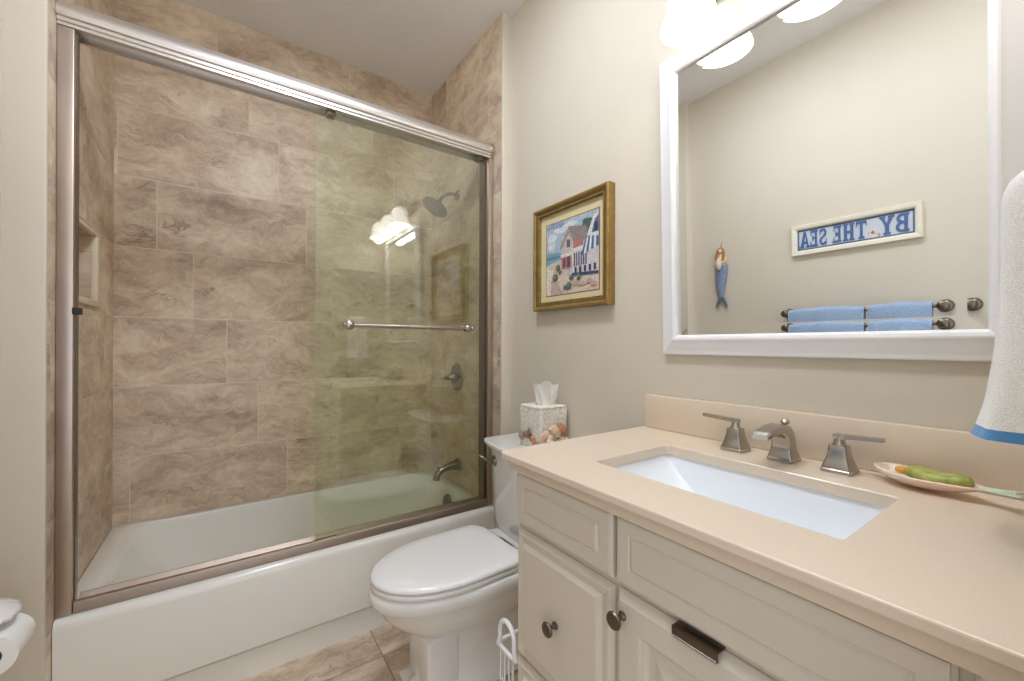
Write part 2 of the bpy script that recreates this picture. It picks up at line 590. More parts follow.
tp = [(1.760, TZ + 0.0005), (1.760, TZ + 0.028), (1.764, TZ + 0.034), (1.772, TZ + 0.036), (1.774, TZ + 0.018), (1.786, TZ + 0.018), (1.787, TZ + 0.028), (1.793, TZ + 0.028), (1.795, TZ + 0.018), (1.815, TZ + 0.014), (1.832, TZ + 0.030), (1.836, TZ + 0.030), (1.836, TZ + 0.0005)]
part('bottom_track', MB().prism_x(tp, XLT + 0.039, XRT - 0.029), M['track'], df)
part('bumper', MB().box(XLT + 0.034, XLT + 0.052, 1.7555, 1.786, 1.288, 1.308, 0.002), M['dark'], df)

# two sliding glass panels, both pushed to the right
for nm_y, lab in ((1.7805, 'front frameless glass panel of the sliding shower doors, with the towel bar'),
                  (1.8050, 'rear frameless glass panel of the sliding shower doors, behind the one with the bar')):
    front = nm_y < 1.79
    pn = thing('shower_door_panel', lab, 'glass door', (0.68, nm_y, TZ + 0.02), 'sliding shower door panels')
    x0 = 0.291 if front else 0.300
    part('glass_pane', MB().box(x0, 1.079, nm_y - 0.003, nm_y + 0.003, TZ + 0.026, HZ0 + 0.012, 0.0008, 1), M['glass'], pn)
    hg = MB()
    for xx in (0.335, 1.03):
        hg.box(xx, xx + 0.030, nm_y - 0.0065, nm_y + 0.0065, HZ0 - 0.016, HZ0 + 0.016, 0.002)
    part('hanger', hg, M['bronze'], pn)
    if front:
        part('guide', MB().box(x0, x0 + 0.085, nm_y - 0.006, nm_y + 0.006, TZ + 0.0195, TZ + 0.034, 0.002), M['dark'], pn)
        bz, by = 1.279, 1.722
        part('towel_bar', MB().tube([(0.405, by, bz), (0.965, by, bz)], 0.0085, 16), M['nickel_h'], pn)
        bk = MB()
        for xx, s_ in ((0.408, 1.25), (0.950, 1.0)):
            bk.lathe([(0.0, 0.0), (0.012, 0.001), (0.0165, 0.005), (0.018, 0.012), (0.015, 0.02), (0.010, 0.026), (0.010, 0.048), (0.016, 0.054)], (xx, 1.7775 - 0.054 - 0.0 - 0.014, bz), (0, 1, 0), 20)
            bk.ell((xx, by, bz), 0.017 * s_, 0.013 * s_, 0.017 * s_)
        bk.ell((0.392, by, bz), 0.008, 0.010, 0.010)
        bk.ell((0.972, by, bz), 0.008, 0.010, 0.010)
        part('bar_bracket', bk, M['nickel'], pn)

# ------------------------------------------------------------------ shower fittings on the plumbing wall
sh = thing('fixed_shower', 'round brushed nickel shower head on a bent arm high on the tiled wall', 'shower head', (XRT, 2.15, 2.075))
part('flange', MB().lathe([(0.0, 0.014), (0.014, 0.013), (0.027, 0.007), (0.030, 0.0)], (XRT, 2.15, 2.075), (-1, 0, 0)), M['fitting'], sh)
arm = [(XRT - 0.005, 2.15, 2.075), (1.085, 2.15, 2.077), (1.060, 2.15, 2.074), (1.035, 2.15, 2.062), (1.015, 2.15, 2.045), (1.000, 2.15, 2.025), (0.990, 2.15, 2.010)]
part('arm', MB().tube(arm, 0.0095, 14), M['fitting'], sh)
ax = Vector((-0.50, 0.0, -0.80))
part('head', MB().lathe([(0.0, 0.0), (0.015, 0.002), (0.018, 0.012), (0.022, 0.020), (0.045, 0.030), (0.072, 0.040), (0.077, 0.046), (0.077, 0.053), (0.072, 0.056), (0.0, 0.057)], (0.995, 2.15, 2.018), ax, 32), M['fitting'], sh)
fn = MB()
q = Vector((0, 0, 1)).rotation_difference(ax.normalized())
for r_, k_ in ((0.0, 1), (0.02, 7), (0.038, 12), (0.056, 18)):
    for i in range(k_):
        p = Vector((0.995, 2.15, 2.018)) + q @ Vector((r_ * math.cos(2 * PI * i / k_), r_ * math.sin(2 * PI * i / k_), 0.0575))
        fn.ell(p, 0.003, 0.003, 0.003, 6, 4)
part('nozzle_face', fn, M['dark'], sh)
vl = thing('shower_valve', 'round shower valve trim with lever on the tiled wall above the tub spout', 'shower valve', (XRT, 2.15, 1.01))
part('trim_plate', MB().lathe([(0.0, 0.014), (0.030, 0.013), (0.060, 0.011), (0.078, 0.006), (0.082, 0.0)], (XRT, 2.15, 1.01), (-1, 0, 0), 36), M['fitting'], vl)
hv = MB().lathe([(0.026, 0.012), (0.024, 0.028), (0.017, 0.042), (0.013, 0.060), (0.012, 0.078), (0.0, 0.081)], (XRT, 2.15, 1.01), (-1, 0, 0))
hv.tube([(XRT - 0.060, 2.15, 1.01), (XRT - 0.085, 2.156, 1.012), (XRT - 0.105, 2.165, 1.014)], [0.011, 0.008, 0.006], 12)
part('lever', hv, M['fitting'], vl)
ts = thing('tub_spout', 'curved brushed nickel tub spout over the drain end of the bathtub', 'tub spout', (XRT, 2.13, 0.50))
part('flange', MB().lathe([(0.0, 0.010), (0.030, 0.010), (0.036, 0.003), (0.036, 0.0)], (XRT, 2.13, 0.505), (-1, 0, 0)), M['fitting'], ts)
sp = [(XRT - 0.004, 2.13, 0.505), (1.085, 2.13, 0.505), (1.055, 2.13, 0.502), (1.025, 2.13, 0.496), (1.000, 2.13, 0.486), (0.983, 2.13, 0.470), (0.976, 2.13, 0.452), (0.974, 2.13, 0.438)]
part('spout', MB().tube(sp, [0.030, 0.026, 0.021, 0.0185, 0.018, 0.018, 0.019, 0.020], 18), M['fitting'], ts)
part('diverter_knob', MB().lathe([(0.004, 0.0), (0.004, 0.014), (0.008, 0.016), (0.009, 0.022), (0.0, 0.026)], (0.988, 2.13, 0.485)), M['fitting'], ts)

# ------------------------------------------------------------------ toilet
TY = 1.335
toi = thing('toilet', 'white two-piece elongated toilet with closed lid between bathtub and vanity', 'toilet', (0.75, TY, 0))


def egg(xt, xb, hw, z, n=40, p=2.0, back=0.62):
    """egg outline, tip at xt (towards -x), flat-ish back at xb"""
    L = xb - xt
    cx = xt + L * 0.56
    pts = []
    for i in range(n):
        a = 2 * PI * i / n
        c, s_ = math.cos(a), math.sin(a)
        if c < 0:
            x = cx + (cx - xt) * -abs(c) ** (2 / 2.05)
            y = hw * math.copysign(abs(s_) ** (2 / 2.05), s_)
        else:
            x = cx + (xb - cx) * abs(c) ** (2 / 12.0)
            y = hw * math.copysign(abs(s_) ** (2 / 12.0), s_) * (1 - 0.25 * abs(c) ** 1.5)
        pts.append((x, TY + y, z))
    return pts


bowl = MB().loft([egg(0.52, 1.02, 0.108, 0.0), egg(0.50, 1.03, 0.118, 0.012), egg(0.505, 1.02, 0.114, 0.03), egg(0.540, 1.0, 0.096, 0.06), egg(0.550, 0.99, 0.090, 0.13), egg(0.548, 0.985, 0.092, 0.20),
                  egg(0.520, 0.98, 0.106, 0.225), egg(0.490, 0.98, 0.124, 0.245), egg(0.455, 0.99, 0.144, 0.275), egg(0.425, 1.0, 0.160, 0.31), egg(0.405, 1.0, 0.170, 0.343),
                  egg(0.392, 1.0, 0.179, 0.355), egg(0.385, 1.0, 0.184, 0.366), egg(0.383, 1.0, 0.186, 0.382), egg(0.386, 1.0, 0.184, 0.396), egg(0.394, 1.0, 0.178, 0.403), egg(0.45, 0.94, 0.13, 0.404)], True, True)
bowl.loft([rrect(0.90, 1.155, TY - 0.125, TY + 0.125, 0.03, z) for z in (0.30, 0.395, 0.404)], True, True)
part('bowl', bowl, M['porcelain'], toi, smooth=50)
ft = MB()
ft.box(0.545, 0.66, TY - 0.086, TY + 0.086, 0.02, 0.222, 0.012, 3)
ft.box(0.515, 1.00, TY - 0.112, TY + 0.112, 0.0005, 0.022, 0.008, 2)
part('pedestal', ft, M['porcelain'], toi)
part('seat', MB().loft([egg(0.41, 0.870, 0.16, 0.4088), egg(0.394, 0.880, 0.176, 0.4095), egg(0.389, 0.884, 0.180, 0.412), egg(0.388, 0.884, 0.181, 0.420), egg(0.394, 0.878, 0.175, 0.4235), egg(0.42, 0.86, 0.15, 0.4238)]), M['seat'], toi, smooth=50)
part('lid', MB().loft([egg(0.41, 0.870, 0.16, 0.4305), egg(0.391, 0.884, 0.179, 0.4310), egg(0.388, 0.887, 0.182, 0.433), egg(0.388, 0.887, 0.182, 0.4395), egg(0.392, 0.885, 0.179, 0.4445), egg(0.402, 0.877, 0.171, 0.448), egg(0.45, 0.84, 0.14, 0.450), egg(0.55, 0.75, 0.07, 0.451)]), M['seat'], toi, smooth=50)
for s_ in (-1, 1):
    part('hinge', MB().tube([(0.893, TY + s_ * 0.055, 0.424), (0.893, TY + s_ * 0.105, 0.424)], 0.013, 14).box(0.884, 0.915, TY + s_ * 0.08 - 0.02, TY + s_ * 0.08 + 0.02, 0.4045, 0.422, 0.003), M['seat'], toi)


def bowed(x0, x1, y0, y1, bow, z, n=14):
    """tank outline with a front that bows towards -x"""
    pts = []
    for i in range(n + 1):
        t = i / n
        e = 0.0 if 0 < i < n else 0.012
        pts.append((x0 + e - bow * (1 - (2 * t - 1) ** 2), y1 + (y0 - y1) * t, z))
    return pts + [(x1, y0, z), (x1, y1, z)]


tk = MB().loft([bowed(0.985, 1.150, TY - 0.195, TY + 0.195, 0.018, 0.405), bowed(0.975, 1.150, TY - 0.205, TY + 0.205, 0.022, 0.45), bowed(0.962, 1.150, TY - 0.212, TY + 0.212, 0.025, 0.74), bowed(0.956, 1.150, TY - 0.216, TY + 0.216, 0.026, 0.752)])
part('tank', tk, M['porcelain'], toi)
tl = MB().loft([bowed(0.958, 1.152, TY - 0.214, TY + 0.214, 0.026, 0.7525), bowed(0.945, 1.154, TY - 0.225, TY + 0.225, 0.030, 0.762), bowed(0.938, 1.155, TY - 0.231, TY + 0.231, 0.032, 0.770), bowed(0.936, 1.155, TY - 0.233, TY + 0.233, 0.032, 0.782), bowed(0.940, 1.154, TY - 0.229, TY + 0.229, 0.032, 0.787)])
part('tank_lid', tl, M['porcelain'], toi)
ly, lz = TY + 0.150, 0.702
lv = MB().lathe([(0.024, 0.0), (0.023, 0.007), (0.014, 0.016), (0.012, 0.024), (0.015, 0.032), (0.013, 0.039), (0.0, 0.041)], (0.958, ly, lz), (-1, 0, 0))
lv.tube([(0.926, ly, lz), (0.920, ly + 0.028, lz + 0.003), (0.915, ly + 0.060, lz + 0.009)], [0.009, 0.007, 0.010], 12)
part('flush_lever', lv, M['fitting'], toi)

# ------------------------------------------------------------------ tissue box cover and tissue
BX0, BX1, BY0, BY1, BZ0, BZ1 = 1.010, 1.150, 1.246, 1.384, 0.7885, 0.956


def wicker():
    k = NT('white_painted_wicker')
    tc = k.n('ShaderNodeTexCoord').outputs['Object']
    br = k.n('ShaderNodeTexChecker')
    v = k.vmath('MULTIPLY', tc, (1.0, 1.0, 1.4))
    k.l(v, br.inputs['Vector'])
    br.inputs['Scale'].default_value = 75
    nz = k.noise(tc, 90, 3)
    h = k.math('ADD', br.outputs['Fac'], nz.outputs['Fac'])
    col = k.ramp(nz.outputs['Fac'], [(0.3, lin((214, 206, 194))), (0.65, lin((244, 240, 233)))])
    k.l(col, k.b.inputs['Base Color'])
    k.b.inputs['Roughness'].default_value = 0.6
    k.bump(h, 0.8, 0.004)
    return k.m


M['wick'] = wicker()
tb = thing('tissue_box_cover', 'white woven tissue box cover with shell decoration on the toilet tank', 'tissue box', (1.075, 1.316, BZ0))
bx = MB()
rr = [rrect(BX0, BX1, BY0, BY1, 0.008, BZ0), rrect(BX0 - 0.002, BX1 + 0.002, BY0 - 0.002, BY1 + 0.002, 0.010, BZ0 + 0.02), rrect(BX0, BX1, BY0, BY1, 0.010, BZ0 + 0.10), rrect(BX0 - 0.003, BX1 + 0.003, BY0 - 0.003, BY1 + 0.003, 0.010, BZ0 + 0.150),
      rrect(BX0, BX1, BY0, BY1, 0.010, BZ1 - 0.003), rrect(BX0 + 0.008, BX1 - 0.008, BY0 + 0.008, BY1 - 0.008, 0.008, BZ1),
      rrect(1.045, 1.105, 1.286, 1.346, 0.028, BZ1), rrect(1.047, 1.103, 1.288, 1.344, 0.027, BZ1 - 0.03)]
bx.loft(rr, True, True)
part('body', bx, M['wick'], tb)
wv = MB()
for i in range(8):                       # the woven rim: raised strands along the top edges
    for (xa, ya, dx, dy) in ((BX0, BY0 + 0.008, 0, 1), (BX0 + 0.008, BY0, 1, 0)):
        t = i * 0.0163
        wv.ell((xa + dx * t, ya + dy * t, BZ1 - 0.006), 0.0085 if dx else 0.006, 0.0085 if dy else 0.006, 0.007, 10, 6)
part('woven_rim', wv, M['wick'], tb)
SHELL = [plain('shell_peach', (226, 192, 166), 0.4, var=0.2, nscale=90), plain('shell_brown', (150, 116, 94), 0.45, var=0.25, nscale=120),
         plain('shell_grey', (150, 140, 130), 0.45, var=0.25, nscale=120), plain('shell_pink', (236, 210, 196), 0.4, var=0.12, nscale=90), plain('shell_rust', (190, 136, 104), 0.45, var=0.25, nscale=100)]


def scallop(c, r, nrm, spin):
    """ribbed fan shell lying on a face with normal nrm"""
    q_ = Vector((0, 0, 1)).rotation_difference(Vector(nrm)) @ Matrix.Rotation(spin, 3, 'Z').to_quaternion()
    c = Vector(c)
    rows = []
    for i in range(7):
        t = i / 6
        row = []
        for j in range(17):
            a = math.radians(-75 + 150 * j / 16)
            rad = r * t * (1 + 0.04 * math.cos(j * PI))
            row.append(c + q_ @ Vector((rad * math.sin(a), rad * math.cos(a) - r * 0.5, r * 0.30 * math.sin(PI * (0.15 + 0.8 * t)) * (0.65 + 0.35 * math.cos(a)) + 0.0012 * math.cos(j * PI))))
        rows.append(row)
    return rows


def conch(mb, c, L, r, d):
    pts, rad = [], []
    d = Vector(d).normalized()
    for i in range(9):
        t = i / 8
        pts.append(Vector(c) + d * L * (t - 0.5))
        rad.append(r * (math.sin(PI * min(1, t * 0.9 + 0.06)) ** 0.8) * (1 + 0.22 * math.cos(t * 26)))
    mb.tube(pts, rad, 14)


fx, fy = BX0 - 0.004, BY0 - 0.004
for k_, (kind, face, a, z, r, m_, sp_) in enumerate([
        ('c', 'x', 1.366, 0.828, 0.018, 2, 0.2), ('c', 'x', 1.335, 0.836, 0.017, 1, 1.2), ('s', 'x', 1.308, 0.840, 0.020, 1, 0.4), ('c', 'x', 1.285, 0.822, 0.018, 4, 0.7), ('c', 'x', 1.262, 0.806, 0.014, 2, 0.3),
        ('s', 'y', 1.022, 0.842, 0.024, 0, 0.6), ('c', 'y', 1.046, 0.822, 0.026, 3, 0.1), ('s', 'y', 1.085, 0.855, 0.030, 0, -0.6), ('c', 'y', 1.074, 0.812, 0.014, 2, 1.4), ('s', 'y', 1.118, 0.858, 0.026, 4, -0.9), ('c', 'y', 1.100, 0.838, 0.016, 1, 0.5), ('s', 'y', 1.124, 0.818, 0.020, 3, 0.2)]):
    mb = MB()
    pos = (fx, a, z) if face == 'x' else (a, fy, z)
    nrm = (-1, 0, 0) if face == 'x' else (0, -1, 0)
    if kind == 's':
        mb.grid(scallop(pos, r * 1.45, nrm, sp_))
        part('seashell', mb, SHELL[m_], tb, smooth=80, solid=0.002)
    else:
        d = (0, math.sin(sp_), math.cos(sp_)) if face == 'x' else (math.sin(sp_), 0, math.cos(sp_))
        conch(mb, pos, r * 2.3, r * 0.7, d)
        part('seashell', mb, SHELL[m_], tb, smooth=80)
ti = MB()
rows = []
for i in range(11):
    t = i / 10
    row = []
    for j in range(33):
        a = 2 * PI * j / 32
        r = 0.022 + 0.016 * t + 0.014 * t * math.sin(3 * a + 1.0 + t) * math.sin(2 * a) + 0.004 * math.sin(7 * a + 4 * t)
        h = 0.085 * t + t * t * (0.020 * math.cos(a + 2.2) + 0.006 * math.sin(5 * a))
        row.append((1.082 + r * math.cos(a) * 1.1, 1.308 + r * math.sin(a) * 1.3, BZ1 - 0.02 + h * 1.1))
    rows.append(row)
rows.append([(1.082 + 0.012 * math.cos(2 * PI * j / 32), 1.308 + 0.014 * math.sin(2 * PI * j / 32), BZ1 + 0.038 + 0.006 * math.sin(3 * j)) for j in range(33)])
ti.grid(rows)
tag(part('tissue', ti, M['paper'], origin=(1.075, 1.316, BZ1 - 0.02), smooth=50, solid=0.0008), 'white paper tissue sticking out of the shell-decorated box cover', 'tissue')

# ------------------------------------------------------------------ vanity
VX, VY0, VY1 = 0.612, YF + 0.002, 0.842        # carcass face, ends
CT = 0.930
va = thing('vanity_cabinet', 'cream painted bathroom vanity with moulded drawer fronts and pewter knobs', 'vanity', (0.87, 0.40, 0))
cb = MB()
zt = CT - 0.0425
cb.box(VX + 0.004, VX + 0.022, VY0, VY1, 0.10, zt).box(VX + 0.022, XR - 0.003, VY0, VY0 + 0.018, 0.10, zt).box(VX + 0.022, XR - 0.003, VY1 - 0.018, VY1, 0.10, zt)
cb.box(XR - 0.015, XR - 0.003, VY0 + 0.018, VY1 - 0.018, 0.10, zt).box(VX + 0.022, XR - 0.015, VY0 + 0.018, VY1 - 0.018, 0.10, 0.118)
part('carcass', cb, M['cab'], va)
part('toe_kick', MB().box(VX + 0.06, XR - 0.003, VY0, VY1 - 0.005, 0.0, 0.0995), M['cab'], va)
XFc = VX + 0.0035


def front(name, y0, y1, z0, z1, prof, knob=None):
    mb = MB().loft(frame_rings(XFc, y0, y1, z0, z1, prof), True, True)
    o = part(name, mb, M['cab'], va, smooth=0)
    if knob:
        ky, kz = knob
        xs = XFc - 0.0195
        kb = MB().lathe([(0.0, 0.0), (0.0085, 0.0), (0.0085, 0.003), (0.0052, 0.006), (0.0045, 0.014), (0.008, 0.018), (0.0145, 0.021), (0.0160, 0.0245), (0.0145, 0.0275), (0.006, 0.0295), (0.0, 0.030)], (xs + 0.0005, ky, kz), (-1, 0, 0), 24)
        part('knob', kb, M['bronze'], o)
    return o


D_PROF = [(0, 0), (0, 0.010), (0.004, 0.014), (0.005, 0.0165), (0.008, 0.0175), (0.030, 0.0175), (0.0325, 0.0155), (0.0345, 0.0150), (0.0375, 0.0180), (0.040, 0.0195), (0.043, 0.0195)]
R_PROF = [(0, 0), (0, 0.004), (0.008, 0.0135), (0.009, 0.0145), (0.012, 0.0145), (0.026, 0.0105), (0.028, 0.0110), (0.035, 0.0185), (0.0365, 0.0195), (0.042, 0.0195)]
P_PROF = [(0, 0), (0, 0.004), (0.011, 0.0175), (0.013, 0.0195), (0.055, 0.0195), (0.058, 0.015), (0.062, 0.014), (0.066, 0.0100), (0.070, 0.008), (0.082, 0.008), (0.086, 0.010), (0.106, 0.017), (0.110, 0.018)]
front('drawer', 0.527, 0.837, 0.758, 0.885, D_PROF)
front('drawer', 0.527, 0.837, 0.430, 0.742, R_PROF, (0.682, 0.584))
front('drawer', 0.527, 0.837, 0.125, 0.418, R_PROF, (0.682, 0.272))
front('false_drawer_front', 0.080, 0.517, 0.758, 0.885, D_PROF)
front('door', 0.080, 0.517, 0.125, 0.745, P_PROF, (0.497, 0.706))
front('filler_strip', VY0 + 0.004, 0.068, 0.125, 0.885, [(0, 0), (0, 0.010), (0.004, 0.014), (0.012, 0.0145), (0.015, 0.012), (0.02, 0.012)])

hk = thing('over_door_hanger', 'dark pewter over-door hanger clipped on top of the vanity door', 'hanger', (0.60, 0.356, 0.70))
hm = MB()
hm.box(XFc - 0.0240, XFc - 0.0215, 0.318, 0.394, 0.7335, 0.7490, 0.001)
hm.box(XFc - 0.0240, XFc - 0.0005, 0.318, 0.394, 0.7465, 0.7490, 0.0008)
part('bracket', hm, M['bronze'], hk)
part('lip', MB().tube([(XFc - 0.0235, 0.320, 0.7340), (XFc - 0.0235, 0.392, 0.7340)], 0.0022, 10), M['nickel'], hk)

ct = thing('countertop', 'beige quartz vanity countertop with a backsplash and cut-out for the sink', 'countertop', (0.87, 0.42, CT - 0.042))
SX0, SX1, SY0, SY1 = 0.706, 0.985, 0.203, 0.672
cx0, cx1, cy0, cy1 = 0.571, XR - 0.001, YF + 0.001, 0.874
o_ = lambda i, z, r=0.018: rrect(cx0 + i, cx1, cy0, cy1 - i, r, z, 6)
i_ = lambda e, z: rrect(SX0 - e, SX1 + e, SY0 - e, SY1 + e, 0.012, z, 6)
zb = CT - 0.024
ze = CT - 0.042
slab = MB().loft([i_(0, zb), i_(0, CT - 0.002), i_(0.002, CT), o_(0.003, CT, 0.015), o_(0.0008, CT - 0.0009, 0.0175), o_(0, CT - 0.003), o_(0, CT - 0.0145), o_(0.016, CT - 0.0150, 0.010), o_(0.016, ze, 0.010), o_(0.034, ze, 0.010), o_(0.034, zb, 0.010)], closed=True)
part('slab', slab, M['counter'], ct, smooth=0)
part('backsplash', MB().box(XR - 0.021, XR - 0.001, cy0, 0.862, CT + 0.0003, 1.038, 0.003), M['counter'], ct)

sk = thing('sink', 'white rectangular undermount sink in the beige countertop', 'sink', (0.84, 0.44, 0.77))
sr = lambda a, z: rrect(*a, z, 1)
rings = [sr((SX0 - 0.025, SX1 + 0.025, SY0 - 0.025, SY1 + 0.025, 0.02), zb - 0.001), sr((SX0 - 0.006, SX1 + 0.006, SY0 - 0.006, SY1 + 0.006, 0.006), zb - 0.001)]
st, sb_ = (SX0 - 0.004, SX1 + 0.004, SY0 - 0.004, SY1 + 0.004, 0.006), (SX0 + 0.040, SX1 - 0.025, SY0 + 0.07, SY1 - 0.19, 0.012)
for t, z in ((0, zb - 0.004), (0.07, zb - 0.022), (0.18, zb - 0.045), (0.34, zb - 0.070), (0.54, zb - 0.092), (0.76, zb - 0.108), (1.0, zb - 0.117)):
    rings.append(sr([a + (c - a) * t for a, c in zip(st, sb_)], z))
rings.append(sr((0.81, 0.87, 0.34, 0.40, 0.02), zb - 0.120))
out = [sr((SX0 + 0.03, SX1 - 0.02, SY0 + 0.03, SY1 - 0.1, 0.03), zb - 0.135), sr((SX0 - 0.025, SX1 + 0.025, SY0 - 0.025, SY1 + 0.025, 0.02), zb - 0.012)]
part('bowl', MB().loft(rings + out, closed=True), M['sink'], sk, smooth=32)
part('drain', MB().lathe([(0.0, 0.003), (0.014, 0.004), (0.021, 0.002), (0.022, -0.002)], (0.84, 0.37, zb - 0.1205)), M['nickel'], sk)


# ------------------------------------------------------------------ faucet
def sq(c, h, z, r=0.004):
    return rrect(c[0] - h, c[0] + h, c[1] - h, c[1] + h, min(r, h * 0.4), z, 3)


FOOT = [(0.0265, 0.0003), (0.0275, 0.002), (0.0275, 0.007), (0.0255, 0.0085), (0.0250, 0.013), (0.0225, 0.020), (0.0195, 0.030), (0.0172, 0.042), (0.0160, 0.055), (0.0150, 0.0575)]
for cy_, dirn, lab in ((0.537, 1, 'brushed nickel faucet handle on the toilet side of the spout'), (0.318, -1, 'brushed nickel faucet handle beside the fish-shaped soap dish')):
    c = (1.083, cy_)
    fh = thing('lever_tap', lab, 'faucet handle', (c[0], c[1], CT), 'faucet handles')
    part('base', MB().loft([sq(c, h, CT + z) for h, z in FOOT]), M['nickel'], fh, smooth=30)
    hm = MB().lathe([(0.0125, 0.0), (0.011, 0.005), (0.0095, 0.011), (0.0095, 0.016)], (c[0], c[1], CT + 0.0577), n=20)
    hm.box(c[0] - 0.0085, c[0] + 0.0085, c[1] - 0.010, c[1] + 0.010, CT + 0.070, CT + 0.0815, 0.002)
    y2 = c[1] + (0.086 if dirn > 0 else -0.074)
    ri = []
    for t in (0, 0.05, 0.5, 0.95, 1.0):
        w = 0.0075 - 0.0015 * t
        hh = 0.0052 - 0.0012 * t
        yy = c[1] + dirn * 0.006 + (y2 - c[1] - dirn * 0.006) * t
        zc = CT + 0.0765 + 0.004 * t
        ri.append([(c[0] - w, yy, zc - hh), (c[0] + w, yy, zc - hh), (c[0] + w, yy, zc + hh), (c[0] - w, yy, zc + hh)])
    hm.loft(ri)
    part('lever', hm, M['nickel_h'], fh, smooth=30)
fs = thing('faucet_spout', 'brushed nickel arched faucet spout between the two faucet handles', 'faucet', (1.083, 0.425, CT))
c = (1.083, 0.425)
part('base', MB().loft([sq(c, h, CT + z) for h, z in FOOT[:6]] + [sq((1.083, 0.425), 0.0205, CT + 0.032)]), M['nickel'], fs, smooth=30)
path = [(1.083, 0.026, 0.0205, 0.0200), (1.082, 0.042, 0.0200, 0.0195), (1.077, 0.057, 0.0198, 0.0190), (1.066, 0.070, 0.0196, 0.0165), (1.050, 0.0765, 0.0194, 0.0125), (1.030, 0.0785, 0.0192, 0.0098), (1.008, 0.0775, 0.019, 0.0085), (0.985, 0.0745, 0.0187, 0.0078), (0.966, 0.0700, 0.0185, 0.0072), (0.962, 0.0685, 0.017, 0.0055)]
ri = []
for i, (px, pz, w, th) in enumerate(path):
    a = path[max(i - 1, 0)]
    d = path[min(i + 1, len(path) - 1)]
    t = Vector((d[0] - a[0], 0, d[1] - a[1])).normalized()
    nn = Vector((-t.z, 0, t.x))
    P = Vector((px, 0.425, CT + pz))
    yv = Vector((0, 1, 0))
    ch = 0.004
    ri.append([P + yv * sy * (w - (ch if k else 0)) + nn * sn * (th - (0 if k else min(ch, th * 0.6))) for sy, sn, k in ((1, 1, 0), (1, 1, 1), (-1, 1, 1), (-1, 1, 0), (-1, -1, 0), (-1, -1, 1), (1, -1, 1), (1, -1, 0))])
part('spout', MB().loft(ri), M['nickel'], fs, smooth=35)
part('lift_rod', MB().lathe([(0.003, 0.0), (0.003, 0.014), (0.007, 0.016), (0.0095, 0.020), (0.0095, 0.024), (0.006, 0.028), (0.0, 0.029)], (1.090, 0.425, CT + 0.068)), M['nickel'], fs)

# ------------------------------------------------------------------ soap dish, soap, dispenser
nose, tail = Vector((1.100, 0.263, 0.957)), Vector((1.053, 0.060, 0.956))
axd = Vector((tail.x - nose.x, tail.y - nose.y, 0))
Ld = axd.length
axd.normalize()
sd = Vector((-axd.y, axd.x, 0))


def dish_mat():
    k = NT('painted_fish_ceramic')
    tc = k.n('ShaderNodeTexCoord').outputs['Object']
    spn = k.n('ShaderNodeSeparateXYZ')
    k.l(tc, spn.inputs[0])
    t = k.math('DIVIDE', k.math('SUBTRACT', 0.10, spn.outputs[1]), 0.21)
    nz = k.noise(tc, 45, 3)
    t2 = k.math('MULTIPLY_ADD', nz.outputs['Fac'], 0.10, t)
    col = k.ramp(t2, [(0.1, lin((240, 232, 222))), (0.45, lin((238, 214, 196))), (0.72, lin((236, 198, 178))), (0.84, lin((196, 210, 190)))])
    k.l(col, k.b.inputs['Base Color'])
    k.b.inputs['Roughness'].default_value = 0.2
    k.b.inputs['Coat Weight'].default_value = 0.4
    return k.m


rows = []
for i in range(29):
    t = i / 28
    if t < 0.74:
        u = t / 0.74
        w = 0.0385 * math.sin(PI * min(0.5, u * 0.56) ) ** 0.9 if u < 0.89 else 0
        w = 0.047 * (math.sin(PI * u ** 0.85) ** 0.75) * (1 - 0.18 * u) + 0.0008 + 0.011 * max(0, u - 0.75) * 4
        dp = 0.021 * math.sin(PI * u ** 0.8) ** 0.6
    else:
        u = (t - 0.74) / 0.26
        w = 0.0095 + 0.020 * u ** 1.6
        dp = 0.004 * (1 - u)
    zc = 0.9550 + 0.006 * (2 * t - 1) ** 2
    row = []
    for j in range(13):
        s_ = -1 + 2 * j / 12
        notch = 0.018 * (1 - abs(s_)) * max(0, (t - 0.9) / 0.1)
        p = Vector((nose.x, nose.y, 0)) + axd * (Ld * t - notch) + sd * (w * s_)
        row.append((p.x, p.y, zc - dp * (1 - abs(s_) ** 2.4)))
    rows.append(row)
so = part('soap_dish', MB().grid(rows), dish_mat(), origin=(1.09, 0.17, 0.934), smooth=60, solid=0.004)
tag(so, 'pale fish-shaped ceramic soap dish on the countertop by the backsplash', 'soap dish')
kq = NT('green_soap')
tcn = kq.n('ShaderNodeTexCoord').outputs['Object']
nzn = kq.noise(tcn, 60, 4)
kq.l(kq.ramp(nzn.outputs['Fac'], [(0.3, lin((128, 138, 58))), (0.6, lin((168, 172, 92))), (0.75, lin((192, 192, 128)))]), kq.b.inputs['Base Color'])
kq.b.inputs['Roughness'].default_value = 0.45
kq.bump(nzn.outputs['Fac'], 0.35, 0.003)
M['orange'] = plain('orange_soap', (222, 160, 60), 0.45, var=0.15, nscale=80)
P0 = nose + axd * 0.040
rings, rings2 = [], []
for i in range(15):
    t = i / 14
    w = 0.0225 * (1 - abs(2 * t - 1) ** 3.2) ** 0.5 + 0.003
    h = 0.0125 * (1 - abs(2 * t - 1) ** 5) ** 0.5 + 0.002
    p = P0 + axd * (0.010 + 0.094 * t)
    rings.append([(p.x + sd.x * w * math.cos(a) * 1.0, p.y + sd.y * w * math.cos(a), 0.9560 + h * math.copysign(abs(math.sin(a)) ** 0.6, math.sin(a)) * (1.0 if math.sin(a) > 0 else 0.75) + 0.0025 * math.sin(9 * t)) for a in [2 * PI * j / 20 for j in range(20)]])
sbar = part('soap_bar', MB().loft(rings), kq.m, origin=(1.10, 0.18, 0.944), smooth=60)
tag(sbar, 'long green bar of soap with an orange end lying in the fish dish', 'soap')
